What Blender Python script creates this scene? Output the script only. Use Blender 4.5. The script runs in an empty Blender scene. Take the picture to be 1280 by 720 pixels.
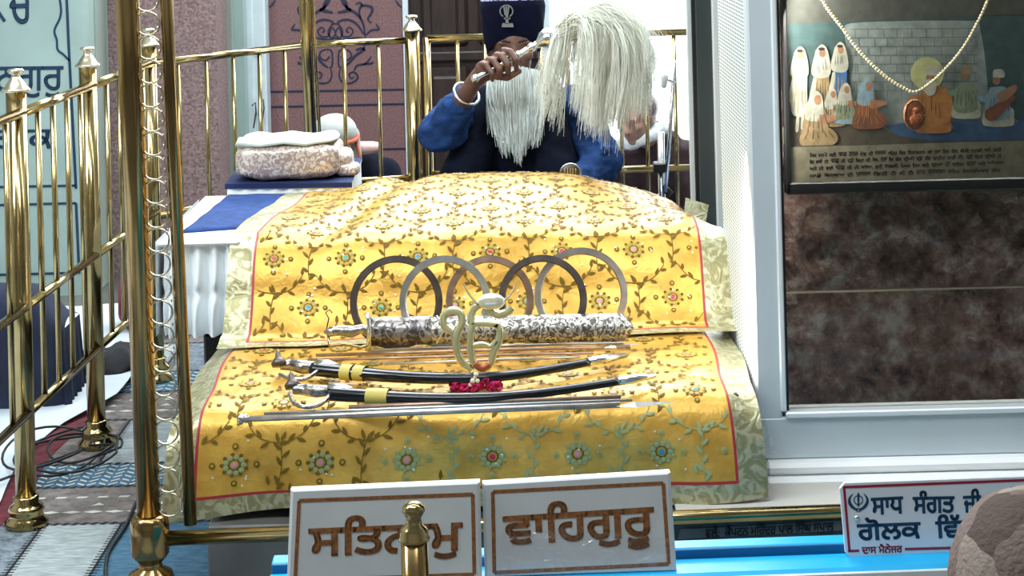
import bpy, math, random
import numpy as np
from mathutils import Vector, Matrix, noise, geometry
C = bpy.context.scene.collection
R = math.radians
rnd = random.Random(7)

# ------------------------------------------------------------------ camera, world, lights
F = 2300.0          # focal length in pixels of the 1280 px wide frame
HC = 1.42           # camera height
PY = -132.0         # image row of the eye level at the middle column
RHO = 0.025         # roll
cam = bpy.data.cameras.new('camera'); camo = bpy.data.objects.new('camera', cam); C.objects.link(camo)
cam.sensor_width = 36; cam.lens = 36 * F / 1280; cam.shift_y = -(360 - PY) / 1280
cam.clip_start = 0.05; cam.clip_end = 100
camo.matrix_world = Matrix.Translation((0, 0, HC)) @ Matrix.Rotation(R(90), 4, 'X') @ Matrix.Rotation(-RHO, 4, 'Z')
bpy.context.scene.camera = camo
sc = bpy.context.scene
sc.view_settings.view_transform = 'Standard'; sc.view_settings.look = 'None'
sc.view_settings.gamma = 1; sc.view_settings.use_curve_mapping = False
sc.view_settings.exposure = 0.5
try:
    sc.cycles.max_bounces = 8; sc.cycles.glossy_bounces = 4; sc.cycles.transmission_bounces = 6
    sc.cycles.transparent_max_bounces = 10; sc.cycles.use_denoising = True; sc.cycles.sample_clamp_indirect = 6
except Exception: pass
w = bpy.data.worlds.new('daylight'); sc.world = w; w.use_nodes = True
w.node_tree.nodes['Background'].inputs[0].default_value = (.86, .95, 1, 1)
w.node_tree.nodes['Background'].inputs[1].default_value = 3.0

def area(name, loc, target, sx, sy, power, col=(.9, .96, 1)):
    l = bpy.data.lights.new(name, 'AREA'); l.shape = 'RECTANGLE'; l.size = sx; l.size_y = sy; l.energy = power; l.color = col
    o = bpy.data.objects.new(name, l); C.objects.link(o); o.location = loc
    o.rotation_euler = (Vector(target) - Vector(loc)).to_track_quat('-Z', 'Y').to_euler()
    return o
area('ceiling_light_rear', (0.0, 5.7, 3.05), (-0.1, 4.6, 0.4), 3.2, 0.9, 95)
area('rear_sheen_light', (-.3, 7.45, 2.3), (-.1, 4.0, .4), 3.4, 1.0, 120, (.88, .95, 1))  # added area light for cloth sheen; the wall has no window here
area('front_fill_light', (-.6, 2.2, 3.1), (0, 4.3, .3), 2.6, .6, 50)  # unseen fill added to brighten surfaces facing the camera
area('rail_highlight_light', (0, 3.35, 3.12), (0, 3.7, 0), 5.0, .10, 26)  # added strip that puts a bright line along the brass rails
area('case_fill_light', (1.2, 3.975, 2.34), (1.2, 4.12, .7), 1.3, .04, 20, (1, .97, .9))  # added fill that brightens the inside of the case
area('case_side_fill', (.535, 3.985, .95), (1.15, 4.2, .72), .04, 1.3, 5.5, (1, .95, .88))  # second added fill, raking the rock from behind the stile
area('left_fill_light', (-2.3, 3.0, 2.9), (-.9, 4.5, .5), .6, 1.8, 62)  # added fill aimed at the white skirt

# ------------------------------------------------------------------ pixel <-> place
cs, sn = math.cos(RHO), math.sin(RHO)
def ab(px, py):
    dx, dy = px - 640, py - PY
    return dx * cs - dy * sn, dx * sn + dy * cs
def W(px, py, Y):
    a, b = ab(px, py); return Vector((a * Y / F, Y, HC - b * Y / F))
def Wz(px, py, z):
    a, b = ab(px, py); return W(px, py, (HC - z) * F / b)
class Plane:                                   # vertical plane through two plan points
    def __init__(s, p, q):
        s.p = Vector(p); d = Vector(q) - s.p; d.z = 0; s.ex = d.normalized(); s.n = Vector((s.ex.y, -s.ex.x, 0))   # n faces the camera
    def __call__(s, px, py, off=0):
        a, b = ab(px, py); r = Vector((a / F, 1, -b / F)); o = Vector((0, 0, HC))
        t = (s.p + s.n * off - o).dot(s.n) / r.dot(s.n); return o + r * t

# ------------------------------------------------------------------ materials
def nt(name):
    m = bpy.data.materials.new(name); m.use_nodes = True
    t = m.node_tree; return m, t, t.nodes['Principled BSDF']
def mat(name, col, rough=.6, metal=0., var=0., scale=20., bump=0., bscale=60., spec=None, coat=0., alpha=1., trans=0., sheen=0., emit=0, stretch=None, ior=None):
    m, t, b = nt(name); N, L = t.nodes.new, t.links.new
    b.inputs['Base Color'].default_value = (*col, 1); b.inputs['Roughness'].default_value = rough
    b.inputs['Metallic'].default_value = metal
    if spec is not None: b.inputs['Specular IOR Level'].default_value = spec
    if coat: b.inputs['Coat Weight'].default_value = coat; b.inputs['Coat Roughness'].default_value = .15
    if sheen: b.inputs['Sheen Weight'].default_value = sheen
    if trans: b.inputs['Transmission Weight'].default_value = trans
    if alpha < 1: b.inputs['Alpha'].default_value = alpha
    if ior: b.inputs['IOR'].default_value = ior
    if emit: b.inputs['Emission Color'].default_value = (*col, 1); b.inputs['Emission Strength'].default_value = emit
    tc = N('ShaderNodeTexCoord'); src = tc.outputs['Object']
    if stretch:
        mp = N('ShaderNodeMapping'); mp.inputs['Scale'].default_value = stretch; L(src, mp.inputs[0]); src = mp.outputs[0]
    if var:
        n = N('ShaderNodeTexNoise'); n.inputs['Scale'].default_value = scale; n.inputs['Detail'].default_value = 5; L(src, n.inputs['Vector'])
        r = N('ShaderNodeMapRange'); r.inputs[1].default_value = .3; r.inputs[2].default_value = .7; r.inputs[3].default_value = 1 - var; r.inputs[4].default_value = 1 + var
        L(n.outputs[0], r.inputs[0])
        mx = N('ShaderNodeVectorMath'); mx.operation = 'SCALE'; mx.inputs[0].default_value = col; L(r.outputs[0], mx.inputs['Scale'])
        L(mx.outputs[0], b.inputs['Base Color'])
    if bump:
        n = N('ShaderNodeTexNoise'); n.inputs['Scale'].default_value = bscale; n.inputs['Detail'].default_value = 4; L(src, n.inputs['Vector'])
        bp = N('ShaderNodeBump'); bp.inputs['Strength'].default_value = bump; bp.inputs['Distance'].default_value = .01
        L(n.outputs[0], bp.inputs['Height']); L(bp.outputs[0], b.inputs['Normal'])
    return m
M = {}
M['brass'] = mat('polished_brass', (.40, .31, .145), .15, 1, var=.25, scale=9, bump=.03, bscale=8)
M['brass_column'] = mat('aged_brass', (.36, .24, .10), .19, 1, var=.3, scale=7, bump=.05, bscale=10)
M['brass_bright'] = mat('bright_brass', (.75, .68, .5), .22, 1)
M['chrome'] = mat('chrome', (.75, .77, .78), .2, 1)
M['hilt'] = mat('tarnished_silver', (.36, .34, .32), .25, .95, var=.35, scale=70, bump=.4, bscale=60)
M['steel'] = mat('worn_steel', (.62, .62, .62), .3, 1, var=.2)
M['dark_steel'] = mat('dark_steel', (.13, .11, .1), .42, .8, var=.3, scale=30)
M['brown_steel'] = mat('browned_steel', (.4, .27, .2), .38, .8, var=.3, scale=30)
M['silver_rings'] = mat('silver_ring_steel', (.5, .45, .42), .3, .9, var=.25, scale=30)
def satin(name, col, dark=.72):
    m, t, b = nt(name); N, L = t.nodes.new, t.links.new
    tc = N('ShaderNodeTexCoord'); n = N('ShaderNodeTexNoise'); n.inputs['Scale'].default_value = 14; n.inputs['Detail'].default_value = 6; L(tc.outputs['Object'], n.inputs[0])
    cr = N('ShaderNodeValToRGB'); cr.color_ramp.elements[0].position = .32; cr.color_ramp.elements[1].position = .62
    cr.color_ramp.elements[0].color = (col[0] * dark, col[1] * dark * .9, col[2] * dark * .7, 1); cr.color_ramp.elements[1].color = (*col, 1)
    L(n.outputs[0], cr.inputs[0]); L(cr.outputs[0], b.inputs['Base Color'])
    b.inputs['Roughness'].default_value = .33; b.inputs['Metallic'].default_value = .35; b.inputs['Specular IOR Level'].default_value = .4
    n2 = N('ShaderNodeTexNoise'); n2.inputs['Scale'].default_value = 45; n2.inputs['Detail'].default_value = 5; n2.inputs['Distortion'].default_value = .6; L(tc.outputs['Object'], n2.inputs[0])
    bp = N('ShaderNodeBump'); bp.inputs['Strength'].default_value = .2; bp.inputs['Distance'].default_value = .010; L(n2.outputs[0], bp.inputs['Height']); L(bp.outputs[0], b.inputs['Normal'])
    return m
M['satin'] = satin('yellow_satin', (.76, .45, .085))
def brocade(name, ca, cb, metal, sc_=55):
    m, t, b = nt(name); N, L = t.nodes.new, t.links.new
    tc = N('ShaderNodeTexCoord'); n = N('ShaderNodeTexVoronoi'); n.feature = 'F1'; n.inputs['Scale'].default_value = sc_
    wv = N('ShaderNodeTexNoise'); wv.inputs['Scale'].default_value = sc_ * .45; wv.inputs['Distortion'].default_value = 2.5; L(tc.outputs['Object'], wv.inputs[0])
    cr = N('ShaderNodeValToRGB'); cr.color_ramp.elements[0].position = .44; cr.color_ramp.elements[1].position = .56
    cr.color_ramp.elements[0].color = (*ca, 1); cr.color_ramp.elements[1].color = (*cb, 1)
    L(wv.outputs[0], cr.inputs[0]); L(cr.outputs[0], b.inputs['Base Color']); b.inputs['Metallic'].default_value = metal; b.inputs['Roughness'].default_value = .36
    bp = N('ShaderNodeBump'); bp.inputs['Strength'].default_value = .5; bp.inputs['Distance'].default_value = .004; L(wv.outputs[0], bp.inputs['Height']); L(bp.outputs[0], b.inputs['Normal'])
    return m
M['brocade'] = brocade('silver_gold_brocade', (.30, .28, .14), (.50, .48, .31), .5)
M['bundle'] = brocade('pink_silver_brocade', (.40, .30, .27), (.74, .67, .60), .4, 95)
M['emboss'] = brocade('embossed_silver', (.12, .11, .10), (.60, .58, .52), .9, 125)
M['locket'] = brocade('chased_dark_silver', (.09, .08, .08), (.34, .32, .30), .85, 90)
M['line'] = mat('maroon_braid', (.33, .02, .03), .5)
M['leaf'] = mat('olive_gold_thread', (.16, .095, .008), .6, 0, spec=.2)
M['leaf_green'] = mat('pale_green_thread', (.33, .38, .17), .5, .2)
M['gold_thread'] = mat('gold_thread', (.42, .30, .04), .5, .2)
M['sequin'] = mat('sequin', (.95, .9, .7), .2, .6)
M['gem_red'] = mat('red_gem', (.5, .02, .07), .2); M['gem_blue'] = mat('blue_gem', (.05, .25, .4), .2)
M['gem_green'] = mat('green_gem', (.06, .35, .2), .2); M['gem_pink'] = mat('pink_gem', (.55, .25, .3), .25)
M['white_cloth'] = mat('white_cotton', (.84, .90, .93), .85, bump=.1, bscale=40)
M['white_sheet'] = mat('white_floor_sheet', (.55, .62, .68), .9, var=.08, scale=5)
M['navy_velvet'] = mat('navy_velvet', (.009, .045, .19), .9, var=.35, scale=25, bump=.15, bscale=30)
M['navy'] = mat('navy_cloth', (.006, .012, .035), .85, var=.5, scale=8, bump=.3, bscale=12)
M['blue_shirt'] = mat('blue_cotton', (.010, .036, .125), .85, spec=.2, var=.45, scale=14, bump=.9, bscale=25)
M['vest'] = mat('black_navy_wool', (.003, .005, .014), .9, spec=.15, var=.3, bump=.3, bscale=30)
M['turban'] = mat('navy_turban', (.002, .003, .016), .9, spec=.15, bump=.25, bscale=30)
M['turban_print'] = brocade('printed_turban_cloth', (.01, .01, .03), (.45, .42, .6), 0, 70)
M['skin'] = mat('brown_skin', (.125, .056, .036), .5, var=.2, scale=40, bump=.15, bscale=90)
M['skin_light'] = mat('tan_skin', (.42, .24, .17), .5, var=.15, scale=30)
M['hair_white'] = mat('white_beard', (.66, .72, .70), .7, var=.15, scale=40)
M['yak'] = mat('ivory_yak_hair', (.88, .90, .80), .65, var=.12, scale=20)
M['marble'] = mat('white_marble', (.62, .66, .68), .3, var=.08, scale=6)
M['marble_bright'] = mat('polished_white_marble', (.93, .95, .95), .25)
M['marble_grey'] = mat('grey_marble', (.10, .10, .095), .2, var=.3, scale=8)
M['marble_dark'] = mat('dark_polished_marble', (.035, .05, .05), .12, var=.5, scale=12)
M['engrave'] = mat('orange_brown_engraving', (.25, .10, .03), .6, var=.4, scale=150)
M['black'] = mat('black_paint', (.006, .006, .007), .4)
M['black_lacquer'] = mat('black_lacquer', (.004, .006, .009), .14)
M['blue_paint'] = mat('sky_blue_paint', (.01, .42, .80), .35, var=.08, scale=10)
M['blue_dark'] = mat('deep_blue_paint', (.005, .10, .26), .35)
M['alu'] = mat('silver_grey_aluminium', (.58, .65, .68), .38, .12, var=.06, scale=3)
M['alu_bright'] = mat('bright_aluminium', (.80, .86, .88), .3, .2)
M['alu_dark'] = mat('dark_glazed_metal', (.045, .06, .06), .25, .2)
M['wood_dark'] = mat('dark_brown_wood', (.022, .011, .009), .45, var=.4, scale=6, stretch=(6, 6, 1), bump=.2, bscale=20)
M['mauve'] = mat('mauve_granite', (.19, .098, .098), .5, var=.3, scale=130)
M['mauve_rough'] = mat('mauve_pebble_plaster', (.23, .155, .15), .8, var=.45, scale=110, bump=.6, bscale=90)
M['green_marble'] = mat('pale_green_marble', (.33, .45, .42), .45, var=.1, scale=5)
M['green_wall'] = mat('pale_green_paint', (.28, .34, .30), .6, var=.12, scale=3)
M['white_door'] = mat('white_painted_wood', (.62, .72, .76), .4, var=.06)
M['ink'] = mat('dark_blue_inlay', (.008, .035, .085), .4)
M['navy_inlay'] = mat('navy_inlay', (.015, .018, .05), .4)
M['wall'] = mat('cream_wall', (.50, .49, .45), .8); M['ceil'] = mat('ceiling_white', (.7, .7, .68), .9)
M['yellow_tape'] = mat('yellow_tape', (.48, .40, .08), .5)
M['magenta'] = mat('magenta_petals', (.55, .005, .10), .6, var=.4, scale=80)
M['cream_petal'] = mat('cream_petals', (.8, .72, .55), .6)
M['cable'] = mat('black_rubber', (.006, .008, .009), .5)
M['maroon_rug'] = mat('maroon_rug', (.16, .028, .04), .9, var=.3, scale=40)
M['sign_white'] = mat('white_sign_board', (.72, .76, .80), .4)
M['sign_red'] = mat('crimson_paint', (.32, .012, .04), .4); M['sign_blue'] = mat('teal_blue_paint', (.004, .055, .13), .4)
M['bead'] = mat('cream_wooden_bead', (.70, .58, .38), .35)
M['pendant'] = mat('copper_pendant', (.42, .12, .05), .35, .3, bump=.5, bscale=90)
M['cable_clip'] = mat('grey_plastic', (.5, .52, .52), .4)
M['scarf_white'] = mat('off_white_scarf', (.42, .44, .42), .85, var=.1, bump=.2, bscale=30)
M['lining'] = mat('pale_green_lining', (.52, .58, .52), .6, bump=.2, bscale=40)
M['navy_stand'] = mat('navy_stand_cloth', (.006, .018, .085), .9)
def acrylic():
    m, t, b = nt('clear_olive_acrylic'); b.inputs['Base Color'].default_value = (.60, .60, .34, 1); b.inputs['Roughness'].default_value = .12
    b.inputs['Transmission Weight'].default_value = .5; b.inputs['IOR'].default_value = 1.35; b.inputs['Metallic'].default_value = .15; return m
M['acrylic'] = acrylic()
def clear():
    m, t, b = nt('clear_glass'); N, L = t.nodes.new, t.links.new
    tr = N('ShaderNodeBsdfTransparent'); gl = N('ShaderNodeBsdfGlossy'); gl.inputs['Roughness'].default_value = .03
    mx = N('ShaderNodeMixShader'); fr = N('ShaderNodeFresnel'); fr.inputs[0].default_value = 1.3
    tr.inputs[0].default_value = (.93, .96, .95, 1)
    L(fr.outputs[0], mx.inputs[0]); L(tr.outputs[0], mx.inputs[1]); L(gl.outputs[0], mx.inputs[2])
    L(mx.outputs[0], t.nodes['Material Output'].inputs[0]); return m
M['glass'] = clear()
def plastic():
    m, t, b = nt('clear_plastic_film'); N, L = t.nodes.new, t.links.new
    tr = N('ShaderNodeBsdfTransparent'); gl = N('ShaderNodeBsdfGlossy'); gl.inputs['Roughness'].default_value = .18
    n = N('ShaderNodeTexNoise'); n.inputs['Scale'].default_value = 28; n.inputs['Distortion'].default_value = 1; tc = N('ShaderNodeTexCoord'); L(tc.outputs['Object'], n.inputs[0])
    bp = N('ShaderNodeBump'); bp.inputs['Strength'].default_value = 1; bp.inputs['Distance'].default_value = .02; L(n.outputs[0], bp.inputs['Height']); L(bp.outputs[0], gl.inputs['Normal'])
    mx = N('ShaderNodeMixShader'); mx.inputs[0].default_value = .1; L(tr.outputs[0], mx.inputs[1]); L(gl.outputs[0], mx.inputs[2]); L(mx.outputs[0], t.nodes['Material Output'].inputs[0]); return m
M['plastic'] = plastic()
def perforated():
    m, t, b = nt('perforated_white_metal'); N, L = t.nodes.new, t.links.new
    tc = N('ShaderNodeTexCoord'); sp = N('ShaderNodeSeparateXYZ'); L(tc.outputs['Object'], sp.inputs[0])
    def fr(sock, k):
        a = N('ShaderNodeMath'); a.operation = 'MULTIPLY'; a.inputs[1].default_value = k; L(sock, a.inputs[0])
        f = N('ShaderNodeMath'); f.operation = 'FRACT'; L(a.outputs[0], f.inputs[0])
        s = N('ShaderNodeMath'); s.operation = 'SUBTRACT'; s.inputs[1].default_value = .5; L(f.outputs[0], s.inputs[0])
        q = N('ShaderNodeMath'); q.operation = 'POWER'; q.inputs[1].default_value = 2; L(s.outputs[0], q.inputs[0]); return q.outputs[0]
    ad = N('ShaderNodeMath'); ad.operation = 'ADD'; L(fr(sp.outputs['Y'], 36), ad.inputs[0]); L(fr(sp.outputs['Z'], 115), ad.inputs[1])
    cr = N('ShaderNodeValToRGB'); cr.color_ramp.elements[0].position = .07; cr.color_ramp.elements[1].position = .13
    cr.color_ramp.elements[0].color = (.10, .14, .15, 1); cr.color_ramp.elements[1].color = (.80, .86, .86, 1)
    L(ad.outputs[0], cr.inputs[0]); L(cr.outputs[0], b.inputs['Base Color']); b.inputs['Roughness'].default_value = .5; return m
M['perforated'] = perforated()
def rock():
    m, t, b = nt('rough_brown_rock'); N, L = t.nodes.new, t.links.new
    tc = N('ShaderNodeTexCoord'); n = N('ShaderNodeTexNoise'); n.inputs['Scale'].default_value = 16; n.inputs['Detail'].default_value = 12; n.inputs['Roughness'].default_value = .7; L(tc.outputs['Object'], n.inputs[0])
    cr = N('ShaderNodeValToRGB'); e = cr.color_ramp.elements; e[0].position = .34; e[0].color = (.10, .052, .042, 1); e[1].position = .68; e[1].color = (.80, .70, .62, 1)
    e2 = cr.color_ramp.elements.new(.5); e2.color = (.40, .235, .19, 1)
    L(n.outputs[0], cr.inputs[0]); L(cr.outputs[0], b.inputs['Base Color']); b.inputs['Roughness'].default_value = .85
    n2 = N('ShaderNodeTexNoise'); n2.inputs['Scale'].default_value = 26; n2.inputs['Detail'].default_value = 10; n2.inputs['Roughness'].default_value = .65; L(tc.outputs['Object'], n2.inputs[0])
    bp = N('ShaderNodeBump'); bp.inputs['Strength'].default_value = 1; bp.inputs['Distance'].default_value = .03; L(n2.outputs[0], bp.inputs['Height']); L(bp.outputs[0], b.inputs['Normal']); return m
M['rock'] = rock()

# ------------------------------------------------------------------ mesh builder
class MB:
    def __init__(s): s.v = []; s.f = []; s.m = []; s.s = []; s.mats = []
    def mi(s, key):
        if key not in s.mats: s.mats.append(key)
        return s.mats.index(key)
    def add(s, vs, fs, key, smooth=False):
        o = len(s.v); k = s.mi(key); s.v += [tuple(v) for v in vs]
        for f in fs: s.f.append(tuple(i + o for i in f)); s.m.append(k); s.s.append(smooth)
    def box(s, a, b, key, bev=0, yaw=0, pivot=None):
        x0, y0, z0 = a; x1, y1, z1 = b
        if bev:
            e = min(bev, abs(x1 - x0) / 2.01, abs(y1 - y0) / 2.01, abs(z1 - z0) / 2.01); vs = []
            for (X, sx) in ((x0, 1), (x1, -1)):
                for (Y, sy) in ((y0, 1), (y1, -1)):
                    for (Z, sz) in ((z0, 1), (z1, -1)):
                        vs += [(X, Y + sy * e, Z + sz * e), (X + sx * e, Y, Z + sz * e), (X + sx * e, Y + sy * e, Z)]
            def g(i, j, k, a): return ((i * 2 + j) * 2 + k) * 3 + a
            fs = []
            for i in (0, 1): fs.append((g(i, 0, 0, 0), g(i, 1, 0, 0), g(i, 1, 1, 0), g(i, 0, 1, 0)))
            for j in (0, 1): fs.append((g(0, j, 0, 1), g(1, j, 0, 1), g(1, j, 1, 1), g(0, j, 1, 1)))
            for k in (0, 1): fs.append((g(0, 0, k, 2), g(1, 0, k, 2), g(1, 1, k, 2), g(0, 1, k, 2)))
            for i in (0, 1):
                for j in (0, 1): fs.append((g(i, j, 0, 0), g(i, j, 1, 0), g(i, j, 1, 1), g(i, j, 0, 1)))
                for k in (0, 1): fs.append((g(i, 0, k, 0), g(i, 1, k, 0), g(i, 1, k, 2), g(i, 0, k, 2)))
            for j in (0, 1):
                for k in (0, 1): fs.append((g(0, j, k, 1), g(1, j, k, 1), g(1, j, k, 2), g(0, j, k, 2)))
            for i in (0, 1):
                for j in (0, 1):
                    for k in (0, 1): fs.append((g(i, j, k, 0), g(i, j, k, 1), g(i, j, k, 2)))
        else:
            vs = [(x, y, z) for x in (x0, x1) for y in (y0, y1) for z in (z0, z1)]
            fs = [(0, 1, 3, 2), (4, 6, 7, 5), (0, 4, 5, 1), (2, 3, 7, 6), (0, 2, 6, 4), (1, 5, 7, 3)]
        if yaw:
            p = Vector(pivot or ((x0 + x1) / 2, (y0 + y1) / 2, 0)); rm = Matrix.Rotation(yaw, 3, 'Z')
            vs = [rm @ (Vector(v) - p) + p for v in vs]
        s.add(vs, fs, key)
    def tube(s, pts, r, key, seg=12, cap=True, flat=None):
        pts = [Vector(p) for p in pts]; n = len(pts); rs = r if isinstance(r, (list, tuple)) else [r] * n
        vs = []; fs = []; up = None
        for i, p in enumerate(pts):
            d = (pts[min(i + 1, n - 1)] - pts[max(i - 1, 0)]).normalized()
            if up is None: up = d.orthogonal().normalized()
            else:
                up = up - d * up.dot(d); up = up.normalized() if up.length > 1e-6 else d.orthogonal().normalized()
            si = d.cross(up)
            for k in range(seg):
                a = 2 * math.pi * k / seg; vs.append(p + (up * math.cos(a) + si * math.sin(a)) * rs[i])
        for i in range(n - 1):
            for k in range(seg):
                k2 = (k + 1) % seg; fs.append((i * seg + k, i * seg + k2, (i + 1) * seg + k2, (i + 1) * seg + k))
        if cap: fs.append(tuple(range(seg))[::-1]); fs.append(tuple((n - 1) * seg + k for k in range(seg)))
        s.add(vs, fs, key, True)
    def lathe(s, base, prof, key, seg=28, axis=(0, 0, 1)):
        ax = Vector(axis).normalized(); u = ax.orthogonal().normalized(); v = ax.cross(u); b = Vector(base); vs = []; fs = []
        for (r, h) in prof:
            for k in range(seg):
                a = 2 * math.pi * k / seg; vs.append(b + ax * h + (u * math.cos(a) + v * math.sin(a)) * max(r, 1e-5))
        for i in range(len(prof) - 1):
            for k in range(seg):
                k2 = (k + 1) % seg; fs.append((i * seg + k, i * seg + k2, (i + 1) * seg + k2, (i + 1) * seg + k))
        fs.append(tuple(range(seg))[::-1]); fs.append(tuple((len(prof) - 1) * seg + k for k in range(seg)))
        s.add(vs, fs, key, True)
    def ell(s, c, r, key, rot=None, nu=20, nv=12):
        c = Vector(c); vs = []; fs = []
        for j in range(nv + 1):
            t = math.pi * j / nv
            for k in range(nu):
                a = 2 * math.pi * k / nu; p = Vector((r[0] * math.sin(t) * math.cos(a), r[1] * math.sin(t) * math.sin(a), r[2] * math.cos(t)))
                if rot: p = rot @ p
                vs.append(c + p)
        for j in range(nv):
            for k in range(nu):
                k2 = (k + 1) % nu; fs.append((j * nu + k, (j + 1) * nu + k, (j + 1) * nu + k2, j * nu + k2))
        s.add(vs, fs, key, True)
    def cap(s, p, q, r0, r1, key, seg=14):          # tapered capsule
        p, q = Vector(p), Vector(q); d = (q - p); L = d.length; d = d / L; pts = []; rr = []
        for k in range(5): a = math.pi / 2 * k / 4; pts.append(p - d * r0 * math.cos(a)); rr.append(max(r0 * math.sin(a), 1e-4))
        for k in range(5): a = math.pi / 2 * k / 4; pts.append(q + d * r1 * math.sin(a)); rr.append(max(r1 * math.cos(a), 1e-4))
        s.tube(pts, rr, key, seg)
    def slab(s, poly, thick, key, plane_n):          # polygon (3d pts) extruded away from its front by thick along -n
        n = len(poly); n_ = Vector(plane_n); vs = [Vector(p) for p in poly] + [Vector(p) - n_ * thick for p in poly]
        fs = [tuple(range(n)), tuple(range(2 * n - 1, n - 1, -1))] + [(i, (i + 1) % n, n + (i + 1) % n, n + i) for i in range(n)]
        s.add(vs, fs, key)
    def ribbon(s, pts, wid, key, n_):                # flat band following pts, lying in the plane with normal n_
        pts = [Vector(p) for p in pts]; n_ = Vector(n_); vs = []; k = len(pts); ws = wid if isinstance(wid, (list, tuple)) else [wid] * k
        for i, p in enumerate(pts):
            d = (pts[min(i + 1, k - 1)] - pts[max(i - 1, 0)]).normalized(); sd = d.cross(n_).normalized(); vs += [p + sd * ws[i] / 2, p - sd * ws[i] / 2]
        s.add(vs, [(2 * i, 2 * i + 1, 2 * i + 3, 2 * i + 2) for i in range(k - 1)], key)
    def build(s, name, parent=None, solid=0, origin=None, remesh=0, subdiv=0, smoothm=0, fold=None):
        me = bpy.data.meshes.new(name)
        if parent is not None:
            loc = root_loc(parent)
        else:
            if origin is None:
                xs, ys, zs = zip(*s.v); origin = ((min(xs) + max(xs)) / 2, (min(ys) + max(ys)) / 2, min(zs))
            loc = Vector(origin)
        me.from_pydata([(v[0] - loc.x, v[1] - loc.y, v[2] - loc.z) for v in s.v], [], s.f)
        for k in s.mats: me.materials.append(M[k])
        me.polygons.foreach_set('material_index', s.m); me.polygons.foreach_set('use_smooth', s.s); me.update()
        o = bpy.data.objects.new(name, me); C.objects.link(o)
        if parent is not None: o.parent = parent
        else: o.location = loc
        if remesh:
            md = o.modifiers.new('r', 'REMESH'); md.mode = 'VOXEL'; md.voxel_size = remesh; md.use_smooth_shade = True
            if smoothm: sm = o.modifiers.new('s', 'SMOOTH'); sm.factor = .5; sm.iterations = smoothm
            if fold:
                tx = bpy.data.textures.new('folds', 'CLOUDS'); tx.noise_scale = fold[1]; tx.noise_depth = 2; dm = o.modifiers.new('f', 'DISPLACE'); dm.texture = tx; dm.strength = fold[0]; dm.mid_level = .5
        if solid: md = o.modifiers.new('t', 'SOLIDIFY'); md.thickness = solid; md.offset = -1
        return o
def root_loc(o):
    while o.parent is not None: o = o.parent
    return o.location.copy()
def thing(name, label, cat, loc, group=None):
    o = bpy.data.objects.new(name, None); C.objects.link(o); o.location = loc; o.empty_display_size = .05
    o['label'] = label; o['category'] = cat
    if group: o['group'] = group
    return o
def tag(o, label, cat, group=None):
    o['label'] = label; o['category'] = cat
    if group: o['group'] = group
    return o
def struct(o): o['kind'] = 'structure'; return o

# ------------------------------------------------------------------ lettering
_cache = {}
def glyphs(word):
    if word in _cache: return _cache[word]
    c = bpy.data.curves.new('tmp', 'FONT'); c.body = word; c.fill_mode = 'NONE'; c.resolution_u = 3
    o = bpy.data.objects.new('tmp', c); C.objects.link(o)
    dg = bpy.context.evaluated_depsgraph_get(); dg.update(); m = bpy.data.meshes.new_from_object(o.evaluated_get(dg))
    P = [(v.co.x, v.co.y) for v in m.vertices]; E_ = [tuple(e.vertices) for e in m.edges]
    bpy.data.meshes.remove(m); bpy.data.objects.remove(o); bpy.data.curves.remove(c)
    nxt = {}
    for a, b in E_: nxt.setdefault(a, []).append(b); nxt.setdefault(b, []).append(a)
    seen = set(); segs = []
    for a in range(len(P)):
        if a in seen or a not in nxt: continue
        loop = [a]; seen.add(a); cur = a; prev = None
        cand = [x for x in nxt[a]]; nx = a + 1 if a + 1 in cand else cand[0]
        while nx not in seen:
            seen.add(nx); loop.append(nx); prev, cur = cur, nx
            c2 = [x for x in nxt[cur] if x != prev]
            if not c2: break
            nx = c2[0]
        segs += [(loop[i], loop[(i + 1) % len(loop)]) for i in range(len(loop))]
    vs, es, fs, *_ = geometry.delaunay_2d_cdt([Vector(p) for p in P], segs, [], 0, 1e-5)
    A = np.array([P[i] for i, j in segs]); B = np.array([P[j] for i, j in segs])
    keep = []
    for f in fs:
        cx = sum(vs[i].x for i in f) / len(f); cy = sum(vs[i].y for i in f) / len(f)
        up = (A[:, 1] <= cy) & (B[:, 1] > cy); dn = (A[:, 1] > cy) & (B[:, 1] <= cy)
        with np.errstate(divide='ignore', invalid='ignore'): xi = A[:, 0] + (cy - A[:, 1]) / (B[:, 1] - A[:, 1]) * (B[:, 0] - A[:, 0])
        if int((up & (xi > cx)).sum()) - int((dn & (xi > cx)).sum()) != 0: keep.append(tuple(f))
    r = ([(v.x, v.y) for v in vs], keep, [(P[i], P[j]) for i, j in segs]); _cache[word] = r; return r
def lettering(mb, body, BL, BR, TL, key, off, n_, bold=0.0, depth=0.0008):
    """body filled into the parallelogram BL, BR, TL (3d), raised along n_ by off; vowel sign i is typed before its letter"""
    V, Fs, sg = glyphs(body)
    xs = [v[0] for v in V]; ys = [v[1] for v in V]; x0, x1, y0, y1 = min(xs), max(xs), min(ys), max(ys)
    BL, BR, TL = Vector(BL), Vector(BR), Vector(TL); ex = BR - BL; ey = TL - BL; n_ = Vector(n_)
    def mp(x, y): return BL + ex * ((x - x0) / (x1 - x0)) + ey * ((y - y0) / (y1 - y0)) + n_ * off
    mb.add([mp(*v) for v in V], Fs, key)
    if bold:
        vs = []; fs = []
        for (a, b) in sg:
            p, q = mp(*a), mp(*b); d = q - p
            if d.length < 1e-7: continue
            sd = d.normalized().cross(n_) * bold / 2; e = d.normalized() * bold * .35; i = len(vs); vs += [p + sd - e, p - sd - e, q - sd + e, q + sd + e]; fs.append((i, i + 1, i + 2, i + 3))
        mb.add([v + n_ * .0001 for v in vs], fs, key)

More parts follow.
